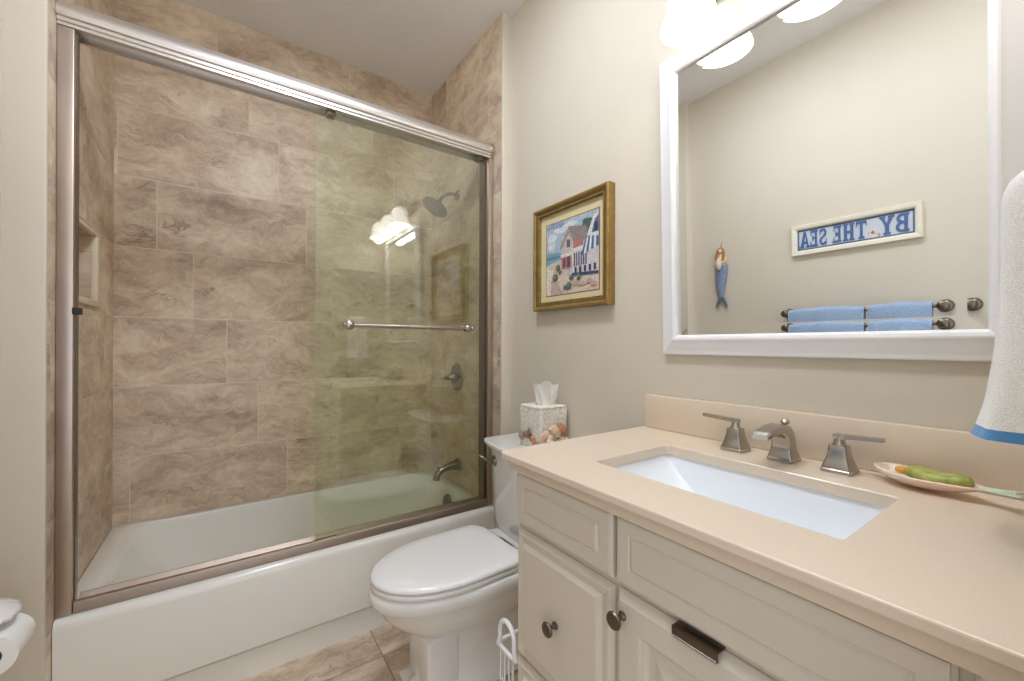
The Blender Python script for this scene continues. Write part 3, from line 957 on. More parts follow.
P1 = P0 + axd * 0.006
part('orange_end', MB().ell((P1.x, P1.y, 0.9575), 0.011, 0.012, 0.008), M['orange'], sbar)['label'] = 'orange end of the soap'
dsp = thing('soap_dispenser', 'metal pump soap dispenser at the right end of the countertop, seen in the shower glass', 'soap dispenser', (0.80, 0.012, CT))
part('bottle', MB().lathe([(0.0, 0.0005), (0.024, 0.001), (0.026, 0.006), (0.026, 0.09), (0.023, 0.105), (0.013, 0.115), (0.013, 0.125), (0.0, 0.126)], (0.80, 0.012, CT)), M['nickel'], dsp)
pm = MB().lathe([(0.005, 0.0), (0.005, 0.028), (0.010, 0.030), (0.010, 0.040), (0.0, 0.042)], (0.80, 0.012, CT + 0.125))
pm.tube([(0.80, 0.012, CT + 0.160), (0.775, 0.012, CT + 0.160), (0.755, 0.012, CT + 0.156)], [0.005, 0.004, 0.0035], 10)
part('pump', pm, M['nickel'], dsp)

# ------------------------------------------------------------------ wall mirror (leans out slightly at the top)
LEAN = math.radians(1.5)
mr_ = bpy.data.objects.new('wall_mirror', None)
COL.objects.link(mr_)
mr_.location = (XR - 0.004, 0.4266, 1.172)
mr_.rotation_euler = (0, -LEAN, 0)
WL[mr_.name] = Vector((0, 0, 0))
tag(mr_, 'large white framed wall mirror hanging above the vanity sink', 'mirror')
HW, HT = 0.3725, 0.920
fp = [(0.0, 0.0), (0.0, 0.009), (0.003, 0.0125), (0.012, 0.0145), (0.038, 0.0235), (0.044, 0.0265), (0.048, 0.0270), (0.055, 0.0250), (0.0595, 0.0190), (0.0605, 0.0145), (0.0605, 0.0)]
part('frame', MB().loft(frame_rings(0.0, -HW, HW, 0.0, HT, fp), closed=True), M['white'], mr_, smooth=0)
bi = 0.0600
bw = 0.027
tn = math.tan(math.radians(1.5)) * bw
gl = [(bi, 0.0100 + tn), (bi + bw, 0.0100)]
part('bevel', MB().loft(frame_rings(0.0, -HW, HW, 0.0, HT, gl), False, False), M['mirror'], mr_, smooth=0)
e = bi + bw
part('glass', MB().add([(-0.0100, -HW + e, e), (-0.0100, HW - e, e), (-0.0100, HW - e, HT - e), (-0.0100, -HW + e, HT - e)], [(0, 1, 2, 3)]), M['mirror'], mr_, smooth=0)
part('backing', MB().box(-0.0090, -0.001, -HW + 0.055, HW - 0.055, 0.055, HT - 0.055), M['dark'], mr_)

# ------------------------------------------------------------------ vanity light
vy = (0.640, 0.412, 0.185)
li = thing('vanity_light', 'three-shade brushed nickel vanity light with lit opal shades above the mirror', 'wall light', (XR, 0.412, 2.23))
part('back_plate', MB().box(XR - 0.018, XR - 0.0005, 0.10, 0.725, 2.195, 2.265, 0.006), M['nickel_h'], li)
for y_ in vy:
    sx, sz = 1.040, 2.070
    part('arm', MB().tube([(XR - 0.012, y_, 2.23), (1.10, y_, 2.245), (1.06, y_, 2.245), (1.04, y_, 2.232), (sx, y_, 2.22)], 0.008, 12).lathe([(0.020, 0.0), (0.026, 0.004), (0.026, 0.018), (0.012, 0.024), (0.0, 0.024)], (sx, y_, 2.192)), M['nickel'], li)
    pr = [(0.024, 0.132), (0.036, 0.126), (0.049, 0.112), (0.057, 0.090), (0.060, 0.062), (0.063, 0.040), (0.068, 0.022), (0.076, 0.008), (0.078, 0.001), (0.075, 0.001), (0.066, 0.020), (0.060, 0.042), (0.056, 0.070), (0.050, 0.100), (0.034, 0.122), (0.022, 0.128)]
    sdm = part('lamp_shade', MB().lathe(pr, (sx, y_, sz), n=36, cap=False), M['shade'], li, smooth=60)
    part('bulb', MB().ell((sx, y_, sz + 0.055), 0.030, 0.030, 0.040), M['shade'], sdm)
    ld = bpy.data.lights.new('lamp_bulb', 'POINT')
    ld.energy = LAMP_POWER
    ld.color = (1.0, 0.97, 0.93)
    ld.shadow_soft_size = 0.04
    lo = bpy.data.objects.new('lamp_bulb', ld)
    lo.location = (sx, y_, sz + 0.004)
    COL.objects.link(lo)

# two unseen ceiling discs, added as soft fill to even out the room light
def fill_glow(name, strength):
    k = NT(name)
    k.b.inputs['Base Color'].default_value = (0.95, 0.95, 0.94, 1)
    k.b.inputs['Emission Color'].default_value = (0.88, 0.95, 1.05, 1)
    k.b.inputs['Emission Strength'].default_value = strength
    return k.m


for LX, LY, glow, lab in ((0.36, 1.02, 1.12, 'unseen round fill light added to the bathroom ceiling nearest the shower'), (0.22, 0.28, 0.55, 'unseen round fill light added to the bathroom ceiling nearest the doorway')):
    cl = thing('ceiling_fill_light', lab, 'fill light', (LX, LY, ZC), 'added ceiling fill lights')
    part('base_ring', MB().lathe([(0.0, -0.0005), (0.150, -0.0005), (0.152, -0.006), (0.150, -0.012), (0.0, -0.012)], (LX, LY, ZC), n=40, cap=False), M['white'], cl)
    part('diffuser', MB().lathe([(0.142, -0.0125), (0.142, -0.024), (0.136, -0.030), (0.0, -0.032)], (LX, LY, ZC), n=40, cap=False), fill_glow('fill_disc_diffuser', FILL_GLOW * glow), cl, smooth=60)

# ------------------------------------------------------------------ framed picture over the toilet
PF = dict(y0=1.010, y1=1.449, z0=1.350, z1=1.793)
pc = thing('framed_picture', 'gilt framed print of beach cottages hanging on the wall above the toilet', 'picture', (XR, 1.23, 1.35))
fpf = [(0.0, 0.0), (0.0, 0.034), (0.003, 0.038), (0.010, 0.038), (0.016, 0.033), (0.026, 0.030), (0.031, 0.031), (0.034, 0.028), (0.034, 0.012), (0.034, 0.0)]
fo = MB().loft(frame_rings(XR - 0.0005, PF['y0'], PF['y1'], PF['z0'], PF['z1'], fpf), closed=True)
fo.mi = [1 if (i // 4) in (4, 6) else 0 for i in range(len(fo.mi))]
part('frame', fo, [M['gold'], M['golddark']], pc, smooth=0)
xm = XR - 0.0165
part('mat_board', MB().box(xm, XR - 0.002, PF['y0'] + 0.033, PF['y1'] - 0.033, PF['z0'] + 0.033, PF['z1'] - 0.033), M['matb'], pc)
py1, py0, pz0, pz1 = 1.378, 1.072, 1.412, 1.716


def colm(rgb, cache={}):
    if rgb not in cache:
        cache[rgb] = plain('print_ink_%02x%02x%02x' % rgb, tuple(int(v * 0.74 + 0.1 * (sum(rgb) / 3) + 14) for v in rgb), 0.7, var=0.28, nscale=150)
    return cache[rgb]


class Flat:
    """flat printed shapes: (u to the right, v up) in a unit square on a sheet facing -x or +x"""
    def __init__(s, x, ya, yb, za, zb, dirx):
        s.x, s.ya, s.yb, s.za, s.zb, s.d = x, ya, yb, za, zb, dirx
        s.mb, s.mats, s.lay = MB(), [], 0

    def p(s, u, v):
        return (s.x + s.d * s.lay * 0.00006, s.ya + (s.yb - s.ya) * u, s.za + (s.zb - s.za) * v)

    def poly(s, rgb, pts):
        mm = colm(rgb)
        if mm not in s.mats:
            s.mats.append(mm)
        s.lay += 1
        s.mb.add([s.p(u, v) for u, v in pts], [tuple(range(len(pts)))], s.mats.index(mm))

    def rect(s, rgb, u0, v0, u1, v1):
        s.poly(rgb, [(u0, v0), (u1, v0), (u1, v1), (u0, v1)])

    def blob(s, rgb, u, v, ru, rv, n=14, j=0.25):
        s.poly(rgb, [(u + ru * math.cos(2 * PI * i / n) * (1 + random.uniform(-j, j)), v + rv * math.sin(2 * PI * i / n) * (1 + random.uniform(-j, j))) for i in range(n)])


part('print_border', MB().box(xm - 0.0006, xm + 0.0005, py0 - 0.004, py1 + 0.004, pz0 - 0.004, pz1 + 0.004), plain('rust_line', (150, 98, 78), 0.8), pc)
fl = Flat(xm - 0.0008, py1, py0, pz0, pz1, -1)
R_ = fl.rect
R_((176, 200, 220), 0, 0, 1, 1)
for u, v, a, b_ in ((0.12, 0.80, 0.16, 0.07), (0.30, 0.90, 0.22, 0.06), (0.10, 0.68, 0.14, 0.05), (0.5, 0.92, 0.2, 0.05)):
    fl.blob((226, 230, 236), u, v, a * 0.6, b_, 16, 0.2)
fl.blob((140, 168, 200), 0.20, 0.96, 0.2, 0.05)
fl.poly((120, 168, 190), [(0, 0.44), (0.34, 0.46), (0.30, 0.58), (0, 0.60)])
fl.poly((86, 140, 170), [(0, 0.50), (0.32, 0.51), (0.31, 0.54), (0, 0.54)])
fl.poly((226, 206, 186), [(0, 0), (1, 0), (1, 0.22), (0.45, 0.28), (0.30, 0.48), (0, 0.42)])
fl.poly((206, 176, 166), [(0.06, 0.0), (0.36, 0.0), (0.22, 0.18), (0.24, 0.34), (0.30, 0.46), (0.14, 0.32), (0.06, 0.16)])
fl.poly((240, 228, 214), [(0.0, 0.0), (0.10, 0.0), (0.10, 0.18), (0.16, 0.34), (0.0, 0.40)])
fl.blob((92, 120, 92), 0.86, 0.80, 0.13, 0.10, 18, 0.35)
fl.blob((64, 96, 80), 0.78, 0.86, 0.08, 0.06, 16, 0.4)
fl.poly((150, 132, 130), [(0.28, 0.62), (0.46, 0.90), (0.78, 0.84), (0.80, 0.66), (0.54, 0.62)])
fl.poly((176, 156, 146), [(0.30, 0.62), (0.46, 0.89), (0.58, 0.64)])
fl.poly((214, 196, 190), [(0.34, 0.42), (0.34, 0.63), (0.46, 0.80), (0.57, 0.63), (0.57, 0.40)])
R_((96, 92, 116), 0.42, 0.62, 0.49, 0.72)
fl.poly((196, 116, 116), [(0.32, 0.34), (0.52, 0.32), (0.52, 0.52), (0.32, 0.50)])
R_((236, 226, 220), 0.30, 0.50, 0.58, 0.54)
R_((120, 70, 82), 0.35, 0.36, 0.40, 0.48)
R_((70, 78, 108), 0.43, 0.35, 0.49, 0.49)
fl.poly((222, 214, 216), [(0.52, 0.26), (1.0, 0.22), (1.0, 0.66), (0.52, 0.62)])
fl.poly((196, 118, 118), [(0.54, 0.58), (0.74, 0.60), (0.72, 0.70), (0.56, 0.68)])
R_((238, 232, 228), 0.52, 0.55, 0.78, 0.58)
for i in range(6):
    u0 = 0.56 + 0.042 * i
    R_((74, 98, 146) if i % 2 else (104, 74, 92), u0, 0.34, u0 + 0.026, 0.52)
for i in range(9):
    u0 = 0.50 + 0.055 * i
    R_((232, 230, 232), u0, 0.24, u0 + 0.012, 0.34)
fl.poly((60, 78, 120), [(0.52, 0.22), (1.0, 0.19), (1.0, 0.23), (0.52, 0.26)])
for i in range(7):
    a, b_ = 0.70 + 0.043 * i, 0.76 + 0.034 * i
    fl.poly((70, 104, 156) if i % 2 == 0 else (234, 236, 240), [(a, 0.46 + 0.012 * i), (a + 0.043, 0.472 + 0.012 * i), (b_ + 0.034, 0.66 + 0.02 * i), (b_, 0.64 + 0.02 * i)])
fl.poly((232, 230, 232), [(0.80, 0.70), (0.92, 0.94), (1.0, 0.98), (1.0, 0.66)])
fl.poly((82, 112, 164), [(0.88, 0.72), (0.94, 0.88), (1.0, 0.92), (1.0, 0.72)])
R_((44, 54, 92), 0.93, 0.72, 0.98, 0.84)
for i in range(5):
    R_((48, 58, 96), 0.58 + 0.085 * i, 0.25, 0.62 + 0.085 * i, 0.33)
for u, v, r_ in ((0.26, 0.36, 0.05), (0.20, 0.24, 0.055), (0.47, 0.10, 0.065), (0.40, 0.08, 0.04), (0.66, 0.20, 0.05), (0.30, 0.30, 0.03), (0.52, 0.20, 0.04)):
    fl.blob((84, 92, 84), u, v, r_, r_ * 0.8, 12, 0.35)
    fl.blob((122, 134, 104), u - 0.01, v + 0.015, r_ * 0.6, r_ * 0.45, 10, 0.4)
for u, v in ((0.60, 0.12), (0.72, 0.10), (0.84, 0.12), (0.92, 0.08)):
    fl.blob((214, 168, 160), u, v, 0.06, 0.03)
part('print', fl.mb, fl.mats, pc, smooth=0)

# ------------------------------------------------------------------ sign on the left wall, seen in the mirror
SGN = dict(y0=0.482, y1=1.038, z0=1.642, z1=1.816)
sg = thing('framed_sign', 'white framed BY THE SEA sign on the left wall, seen in the mirror', 'sign', (XL, 0.76, 1.642))
fr = frame_rings(0.0, SGN['y0'], SGN['y1'], SGN['z0'], SGN['z1'], [(0, 0), (0, 0.018), (0.003, 0.022), (0.020, 0.020), (0.026, 0.016), (0.028, 0.012), (0.028, 0.0)])
fr = [[(XL + 0.0005 - x, y, z) for x, y, z in r] for r in fr]
part('frame', MB().loft(fr, closed=True), M['offwhite'], sg, smooth=0)
part('panel', MB().box(XL + 0.001, XL + 0.006, SGN['y0'] + 0.027, SGN['y1'] - 0.027, SGN['z0'] + 0.027, SGN['z1'] - 0.027), plain('sign_panel_paint', (196, 202, 212), 0.7, var=0.04), sg)
bf = Flat(XL + 0.0065, SGN['y0'] + 0.028, SGN['y1'] - 0.028, SGN['z0'] + 0.028, SGN['z1'] - 0.028, 1)
wu, wv_ = 0.016, 0.075
for r_ in ((0, 0, 1, wv_), (0, 1 - wv_, 1, 1), (0, 0, wu, 1), (1 - wu, 0, 1, 1)):
    bf.rect((84, 110, 150), *r_)
for u, v in ((0.30, 0.22), (0.345, 0.30), (0.62, 0.20), (0.66, 0.16), (0.27, 0.16)):
    bf.blob((214, 150, 126), u, v, 0.012, 0.07)
bf.poly((236, 232, 226), [(0.29, 0.12), (0.35, 0.12), (0.345, 0.45), (0.32, 0.5), (0.295, 0.45)])
bf.blob((196, 110, 86), 0.32, 0.30, 0.014, 0.09)
part('decoration', bf.mb, bf.mats, sg, smooth=0)


def letter(ch):
    """slab-serif strokes in a unit box: list of polygons"""
    st, th = 0.26, 0.13
    bar = lambda a, b_, c_, d: [(a, b_), (c_, b_), (c_, d), (a, d)]
    ser = lambda x0, x1, y: bar(x0, y, x1, y + 0.10)

    def arc(cx, cy, rx, ry, a0, a1, wx, wy, n=10):
        out = []
        for i in range(n):
            p, q_ = math.radians(a0 + (a1 - a0) * i / n), math.radians(a0 + (a1 - a0) * (i + 1) / n)
            out.append([(cx + rx * math.cos(p), cy + ry * math.sin(p)), (cx + rx * math.cos(q_), cy + ry * math.sin(q_)), (cx + (rx - wx) * math.cos(q_), cy + (ry - wy) * math.sin(q_)), (cx + (rx - wx) * math.cos(p), cy + (ry - wy) * math.sin(p))])
        return out
    if ch == 'B':
        return [bar(0.1, 0, 0.36, 1), bar(0, 0, 0.55, th), bar(0, 1 - th, 0.55, 1), bar(0.3, 0.46, 0.58, 0.46 + th)] + arc(0.52, 0.28, 0.46, 0.28, -90, 90, 0.26, th) + arc(0.50, 0.755, 0.42, 0.245, -90, 90, 0.25, th)
    if ch == 'Y':
        return [bar(0.37, 0, 0.63, 0.5), bar(0.24, 0, 0.76, 0.1), [(0.02, 1), (0.32, 1), (0.60, 0.45), (0.40, 0.42)], [(0.98, 1), (0.74, 1), (0.46, 0.45), (0.60, 0.42)], ser(-0.04, 0.42, 0.9), ser(0.62, 1.04, 0.9)]
    if ch == 'T':
        return [bar(0.37, 0, 0.63, 1), bar(0.22, 0, 0.78, 0.1), bar(0, 1 - th, 1, 1), [(0, 1), (0.1, 1), (0.06, 0.68), (0, 0.68)], [(1, 1), (0.9, 1), (0.94, 0.68), (1, 0.68)]]
    if ch == 'H':
        return [bar(0.1, 0, 0.36, 1), bar(0.64, 0, 0.90, 1), bar(0.3, 0.45, 0.7, 0.45 + th), ser(0, 0.46, 0), ser(0, 0.46, 0.9), ser(0.54, 1, 0), ser(0.54, 1, 0.9)]
    if ch == 'E':
        return [bar(0.1, 0, 0.36, 1), bar(0, 0, 0.95, th), bar(0, 1 - th, 0.92, 1), bar(0.3, 0.45, 0.66, 0.45 + th), bar(0.60, 0.36, 0.70, 0.68), [(0.95, 0), (0.95, 0.34), (0.88, 0.34), (0.80, 0.1)], [(0.92, 1), (0.92, 0.68), (0.85, 0.68), (0.78, 0.9)]]
    if ch == 'S':
        return arc(0.5, 0.735, 0.44, 0.265, 20, 270, 0.24, th) + arc(0.5, 0.265, 0.46, 0.265, -160, 90, 0.25, th) + [bar(0.82, 0.62, 0.92, 0.98), bar(0.06, 0.02, 0.16, 0.38)]
    if ch == 'A':
        return [[(0.02, 0), (0.22, 0), (0.52, 1), (0.38, 1)], [(0.98, 0), (0.66, 0), (0.38, 1), (0.60, 1)], bar(0.26, 0.26, 0.74, 0.26 + th), ser(-0.08, 0.36, 0), ser(0.56, 1.08, 0)]
    return []


lyr = 0
INK = plain('sign_letter_blue', (70, 102, 152), 0.6, var=0.05)
ptA, ptB = SGN['y0'] + 0.034, SGN['y1'] - 0.034


def put(ch, u0, u1, v0, v1):
    global lyr
    lt = MB()
    for pl in letter(ch):
        lyr += 1
        q0 = [(XL + 0.0075 + lyr * 0.00001, ptA + (ptB - ptA) * (u0 + (u1 - u0) * a), SGN['z0'] + (SGN['z1'] - SGN['z0']) * (v0 + (v1 - v0) * b_)) for a, b_ in pl]
        q1 = [(x + 0.002, y, z) for x, y, z in q0]
        lt.loft([q0, q1])
    part('letter', lt, INK, sg, smooth=0)


for ch, u0, u1 in (('B', 0.030, 0.135), ('Y', 0.145, 0.255), ('T', 0.365, 0.455), ('H', 0.468, 0.572), ('E', 0.586, 0.662), ('S', 0.718, 0.795), ('E', 0.808, 0.885), ('A', 0.892, 0.985)):
    put(ch, u0, u1, 0.24, 0.77)

# ------------------------------------------------------------------ mermaid ornament on the left wall
mz = thing('mermaid_ornament', 'small blue-tailed mermaid wall ornament hung on the left wall, seen in the mirror', 'ornament', (XL, 1.462, 1.37))
MY, MX = 1.462, XL + 0.018
tr = []
for z, w, th in ((1.440, 0.012, 0.010), (1.465, 0.017, 0.012), (1.505, 0.024, 0.015), (1.555, 0.030, 0.018), (1.605, 0.034, 0.020), (1.640, 0.034, 0.020), (1.655, 0.030, 0.019)):
    tr.append([(MX + th * math.cos(a), MY + 1.2 * w * math.sin(a) + 0.006 * math.sin((z - 1.435) * 20), z) for a in [2 * PI * j / 18 for j in range(18)]])
kt = NT('blue_fish_scales')
tct = kt.n('ShaderNodeTexCoord').outputs['Object']
vo = kt.n('ShaderNodeTexVoronoi')
kt.l(tct, vo.inputs['Vector'])
vo.inputs['Scale'].default_value = 110
kt.l(kt.ramp(vo.outputs['Distance'], [(0.1, lin((150, 166, 186))), (0.6, lin((108, 128, 156)))]), kt.b.inputs['Base Color'])
kt.b.inputs['Roughness'].default_value = 0.4
kt.bump(vo.outputs['Distance'], 0.5, 0.003)
tl_ = part('tail', MB().loft(tr), kt.m, mz, smooth=60)
fk = MB()
for s_ in (-1, 1):
    rows = []
    for i in range(6):
        t = i / 5
        cy_ = MY + s_ * (0.008 + 0.030 * t)
        cz_ = 1.445 - 0.072 * t
        w = 0.012 * math.sin(PI * (0.18 + 0.74 * t)) + 0.001
        rows.append([(MX + 0.006 * math.cos(a), cy_ + w * math.sin(a), cz_ + 0.008 * math.cos(a * 2) * 0.3) for a in [2 * PI * j / 12 for j in range(12)]])
    fk.loft(rows)
part('fluke', fk, plain('slate_blue', (92, 108, 132), 0.45, var=0.1), tl_, smooth=60)
skin = plain('painted_skin', (226, 186, 150), 0.5)
tor = MB().loft([[(MX + th * math.cos(a), MY + 1.2 * w * math.sin(a), z) for a in [2 * PI * j / 16 for j in range(16)]] for z, w, th in ((1.650, 0.026, 0.016), (1.675, 0.022, 0.015), (1.700, 0.028, 0.016), (1.717, 0.026, 0.013), (1.727, 0.010, 0.009), (1.737, 0.009, 0.009))])
tor.ell((MX + 0.004, MY, 1.753), 0.016, 0.015, 0.019)
for s_ in (-1, 1):
    tor.tube([(MX, MY + s_ * 0.026, 1.713), (MX + 0.004, MY + s_ * 0.038, 1.690), (MX + 0.014, MY + s_ * 0.030, 1.670), (MX + 0.020, MY + s_ * 0.012, 1.671)], [0.008, 0.007, 0.006, 0.006], 10)
part('body', tor, skin, mz, smooth=60)
hr = MB().ell((MX - 0.002, MY, 1.759), 0.019, 0.019, 0.018)
for s_ in (-1, 1):
    hr.tube([(MX, MY + s_ * 0.014, 1.760), (MX + 0.004, MY + s_ * 0.022, 1.735), (MX + 0.010, MY + s_ * 0.024, 1.710), (MX + 0.012, MY + s_ * 0.018, 1.690)], [0.010, 0.010, 0.009, 0.005], 10)
part('hair', hr, plain('golden_brown_hair', (158, 116, 66), 0.5, var=0.2, nscale=90), mz, smooth=60)
sc = MB().grid(scallop((MX + 0.024, MY, 1.665), 0.046, (1, 0, 0), 0.0))
part('shell', sc, plain('white_shell', (236, 226, 210), 0.4), mz, smooth=80, solid=0.003)
part('hanging_cord', MB().tube([(XL + 0.004, MY, 1.815), (XL + 0.012, MY - 0.003, 1.795), (MX, MY, 1.773)], 0.0022, 8), plain('tan_cord', (150, 128, 92), 0.8), mz)

# ------------------------------------------------------------------ towel bar and blue towels on the left wall
BXX, BZZ = XL + 0.075, 1.306
tbr = thing('towel_bar', 'pewter towel bar with round end posts on the left wall, seen in the mirror', 'towel bar', (XL, 0.71, BZZ))
part('bar', MB().tube([(BXX, 0.410, BZZ), (BXX, 1.058, BZZ)], 0.008, 14), M['bronze'], tbr)
for y_ in (0.410, 1.058):
    pp = MB().lathe([(0.030, 0.0), (0.030, 0.004), (0.026, 0.009), (0.016, 0.014), (0.012, 0.024), (0.012, 0.055), (0.019, 0.064), (0.021, 0.075), (0.019, 0.086), (0.010, 0.092), (0.0, 0.093)], (XL, y_, BZZ), (1, 0, 0), 22)
    part('post', pp, M['bronze'], tbr)


def draped(y0, y1, zlow):
    """a folded towel hung over the bar, as one closed thick shape"""
    ns = 17
    rows = []
    for j in range(ns):
        y = y0 + (y1 - y0) * j / (ns - 1)
        fold = 0.004 * math.cos((y - (y0 + y1) / 2) / (y1 - y0) * PI * 2 * 1.0) + 0.002 * math.sin(y * 60)
        ed = 0.75 if j in (0, ns - 1) else 1.0
        out, inn = [], []
        for i in range(23):
            t = i / 22
            if t < 0.36:
                s_ = t / 0.36
                p, nx, nz_ = (BXX + 0.0105, zlow + (BZZ - zlow) * s_), 1, 0
            elif t > 0.64:
                s_ = (1 - t) / 0.36
                p, nx, nz_ = (BXX - 0.0105, zlow + 0.06 + (BZZ - zlow - 0.06) * s_), -1, 0
            else:
                a = PI * (t - 0.36) / 0.28
                p, nx, nz_ = (BXX + 0.0105 * math.cos(a), BZZ + 0.0105 * math.sin(a)), math.cos(a), math.sin(a)
            th = (0.0145 + fold) * ed
            w = 0.0012 * math.sin(y * 90 + p[1] * 70)
            out.append((p[0] + nx * (th + w), y, p[1] + nz_ * (th + w)))
            inn.append((p[0], y, p[1]))
        rows.append(out + inn[::-1])
    return MB().loft(rows)


for y0, y1, lab in ((0.690, 1.036, 'wider blue terry towel folded over the towel bar below the sign'), (0.442, 0.674, 'narrower blue terry towel on the bar, next to the end post below BY')):
    tag(part('bath_towel', draped(y0, y1, 0.90), M['terry_b'], origin=(BXX, (y0 + y1) / 2, 0.9), smooth=70), lab, 'towel', 'blue towels on the towel bar')

# ------------------------------------------------------------------ toilet roll holder on the left wall
RX, RY, RZ = XL + 0.072, 1.420, 0.516
rh = thing('toilet_roll_holder', 'white ceramic toilet roll holder with a scallop shell top on the left wall', 'toilet roll holder', (XL, RY, RZ))
part('back_plate', MB().box(XL + 0.0005, XL + 0.014, RY - 0.075, RY + 0.085, RZ - 0.045, RZ + 0.075, 0.006), M['porcelain'], rh)
sc = MB().grid([[(XL + 0.006 + 0.085 * t * math.cos(math.radians(a_)) + 0.010, RY + 0.01 + 0.080 * t * math.sin(math.radians(a_)) * (1 + 0.03 * math.cos(k_ * PI)), RZ + 0.094 - 0.030 * t * t + 0.004 * math.cos(k_ * PI) * t) for k_, a_ in enumerate(range(-90, 91, 10))] for t in (0.02, 0.2, 0.4, 0.6, 0.8, 0.93, 1.0)])
part('shell_top', sc, M['porcelain'], rh, smooth=80, solid=0.010)
for s_ in (-1, 1):
    yy = RY + s_ * 0.064 + 0.005
    part('arm', MB().loft([[(XL + 0.012, yy - 0.007, RZ - 0.03), (XL + 0.012, yy + 0.007, RZ - 0.03), (XL + 0.012, yy + 0.007, RZ + 0.04), (XL + 0.012, yy - 0.007, RZ + 0.04)], [(RX + 0.014, yy - 0.006, RZ - 0.013), (RX + 0.014, yy + 0.006, RZ - 0.013), (RX + 0.014, yy + 0.006, RZ + 0.013), (RX + 0.014, yy - 0.006, RZ + 0.013)]]), M['porcelain'], rh)
part('spindle', MB().tube([(RX, RY - 0.052, RZ), (RX, RY + 0.062, RZ)], 0.008, 14), M['white'], rh)
tr_ = thing('toilet_roll', 'white toilet paper roll hanging under the shell-topped holder', 'toilet roll', (RX, RY + 0.005, RZ))
ro = MB().lathe([(0.020, -0.050), (0.044, -0.050), (0.044, 0.050), (0.020, 0.050)], (RX, RY + 0.005, RZ), (0, 1, 0), 36, cap=False)
part('paper', ro, M['paper'], tr_)
part('core', MB().lathe([(0.0195, -0.050), (0.0195, 0.050), (0.0185, 0.050), (0.0185, -0.050)], (RX, RY + 0.005, RZ), (0, 1, 0), 24, cap=False), plain('cardboard', (170, 148, 118), 0.9), tr_)

# ------------------------------------------------------------------ white wire basket beside the vanity
wb = thing('wire_basket', 'white wire basket with a scrolled handle on the floor between toilet and vanity', 'basket', (0.80, 0.897, 0))
GX0, GX1, GY0, GY1, GZ = 0.615, 0.93, 0.850, 0.945, 0.385
for rn, z, r_ in (('top_rim', GZ, 0.006), ('bottom_rim', 0.03, 0.005)):
    rim = MB()
    lp = [Vector(p) for p in rrect(GX0, GX1, GY0, GY1, 0.02, z, 4)]
    rim.tube(lp + [lp[0], lp[1]], r_, 8)
    part(rn, rim, M['white'], wb, smooth=60)
wr = MB()
for z in (0.12, 0.21, 0.30):
    lp = [Vector(p) for p in rrect(GX0, GX1, GY0, GY1, 0.02, z, 4)]
    wr.tube(lp + [lp[0], lp[1]], 0.0022, 6)
for i in range(4):
    y_ = GY0 + 0.018 + (GY1 - GY0 - 0.036) * i / 3
    for x_ in (GX0, GX1):
        wr.tube([(x_, y_, 0.03), (x_, y_, GZ)], 0.0022, 6)
    wr.tube([(GX0, y_, 0.03), (GX1, y_, 0.03)], 0.0022, 6)
for i in range(10):
    x_ = GX0 + 0.02 + (GX1 - GX0 - 0.04) * i / 9
    for y_ in (GY0, GY1):
        wr.tube([(x_, y_, 0.03), (x_, y_, GZ)], 0.0022, 6)
part('wire_mesh', wr, M['white'], wb, smooth=60)
for x_ in (GX0, GX1):
    hd = [(x_, GY1 - 0.006 - 0.0, GZ)] + [(x_, (GY0 + GY1) / 2 + 0.034 * math.cos(math.radians(a)), GZ + 0.040 + 0.040 * math.sin(math.radians(a))) for a in range(-20, 201, 20)] + [(x_, GY0 + 0.006, GZ)]
    part('handle', MB().tube(hd, 0.0065, 10), M['white'], wb, smooth=60)
for x_ in (GX0 + 0.02, GX1 - 0.02):
    for y_ in (GY0, GY1):
        part('foot', MB().lathe([(0.006, 0.0003), (0.008, 0.008), (0.005, 0.016), (0.005, 0.03)], (x_, y_, 0.0), n=12), M['white'], wb)

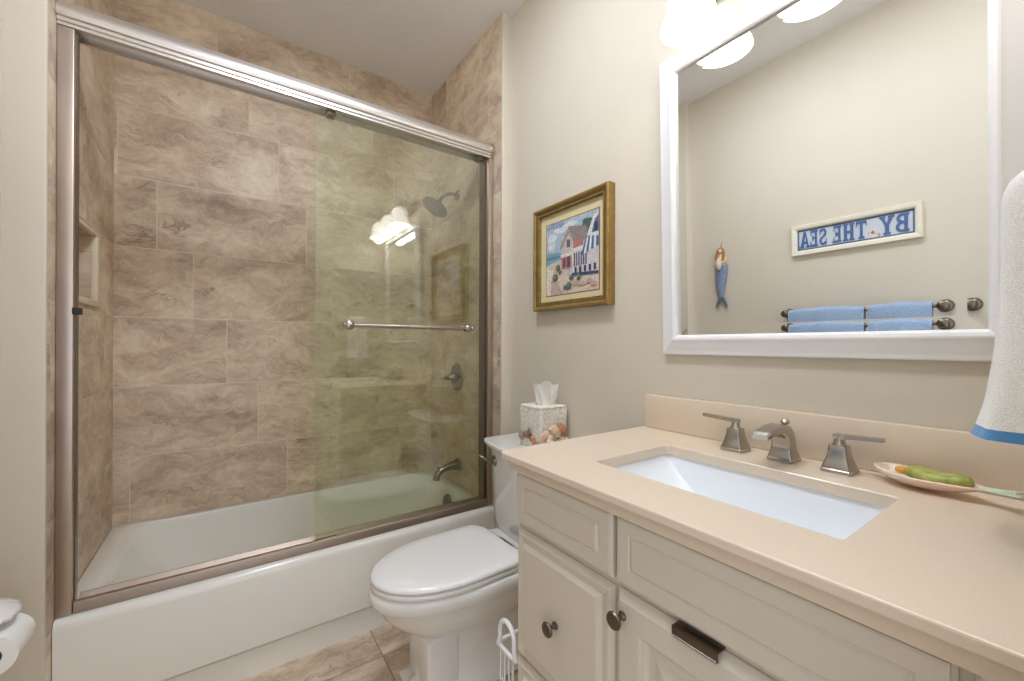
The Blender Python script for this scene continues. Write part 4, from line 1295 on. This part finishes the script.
# ------------------------------------------------------------------ towel ring with white hand towel on the front wall
GRX, GRZ, RPY = 0.90, 1.545, 0.034
tg = thing('towel_ring', 'brushed nickel towel ring on the end wall beside the mirror', 'towel ring', (GRX, YF, GRZ))
part('post', MB().lathe([(0.028, 0.0), (0.028, 0.004), (0.022, 0.010), (0.012, 0.015), (0.010, 0.030), (0.013, 0.045), (0.014, 0.054), (0.012, 0.062), (0.0, 0.064)], (GRX, YF, GRZ), (0, 1, 0)), M['nickel'], tg)
rg = [(GRX + 0.078 * math.sin(2 * PI * i / 40), RPY, GRZ - 0.070 + 0.078 * math.cos(2 * PI * i / 40)) for i in range(41)]
part('ring', MB().tube(rg, 0.0055, 10), M['nickel'], tg, smooth=60)


def hand_towel(z0, z1, cap_top):
    rings = []
    zs = [z0 + (z1 - z0) * i / 26 for i in range(27)] if cap_top else [z0, z0 + 0.004, (z0 + z1) / 2, z1 - 0.002, z1]
    for z in zs:
        t = (z - 1.076) / (1.432 - 1.076)
        dome = max(0.05, 1 - max(0, (t - 0.86) / 0.14) ** 2.2) ** 0.5
        yf = 0.1035 - 0.040 * t ** 0.55 + 0.014 * t ** 2
        yb = 0.006 + 0.012 * t
        yc, hy = (yf + yb) / 2, (yf - yb) / 2
        hy *= dome
        if t > 0.86:
            yc += 0.0
        hx = 0.083 - 0.016 * t ** 2
        hx *= (0.80 + 0.20 * dome)
        ring = []
        for j in range(44):
            a = 2 * PI * j / 44
            ca, sa = math.cos(a), math.sin(a)
            fx_ = math.copysign(abs(ca) ** 0.55, ca)
            fy_ = math.copysign(abs(sa) ** 0.62, sa)
            rip = 1 + 0.06 * math.sin(5 * a + 2.5 * t) + 0.03 * noise.noise(Vector((ca * 3, sa * 3, z * 26)))
            ring.append((GRX + hx * fx_ * (1 + 0.02 * math.sin(9 * t)), yc + hy * fy_ * rip, z))
        rings.append(ring)
    return MB().loft(rings)


ht = part('hand_towel', hand_towel(1.091, 1.432, True), M['terry_w'], origin=(GRX, 0.05, 1.07), smooth=70)
tag(ht, 'white terry hand towel with a blue hem hanging beside the mirror', 'towel')
part('hem', hand_towel(1.077, 1.0915, False), M['terry_hem'], ht, smooth=70)['label'] = 'blue woven hem'
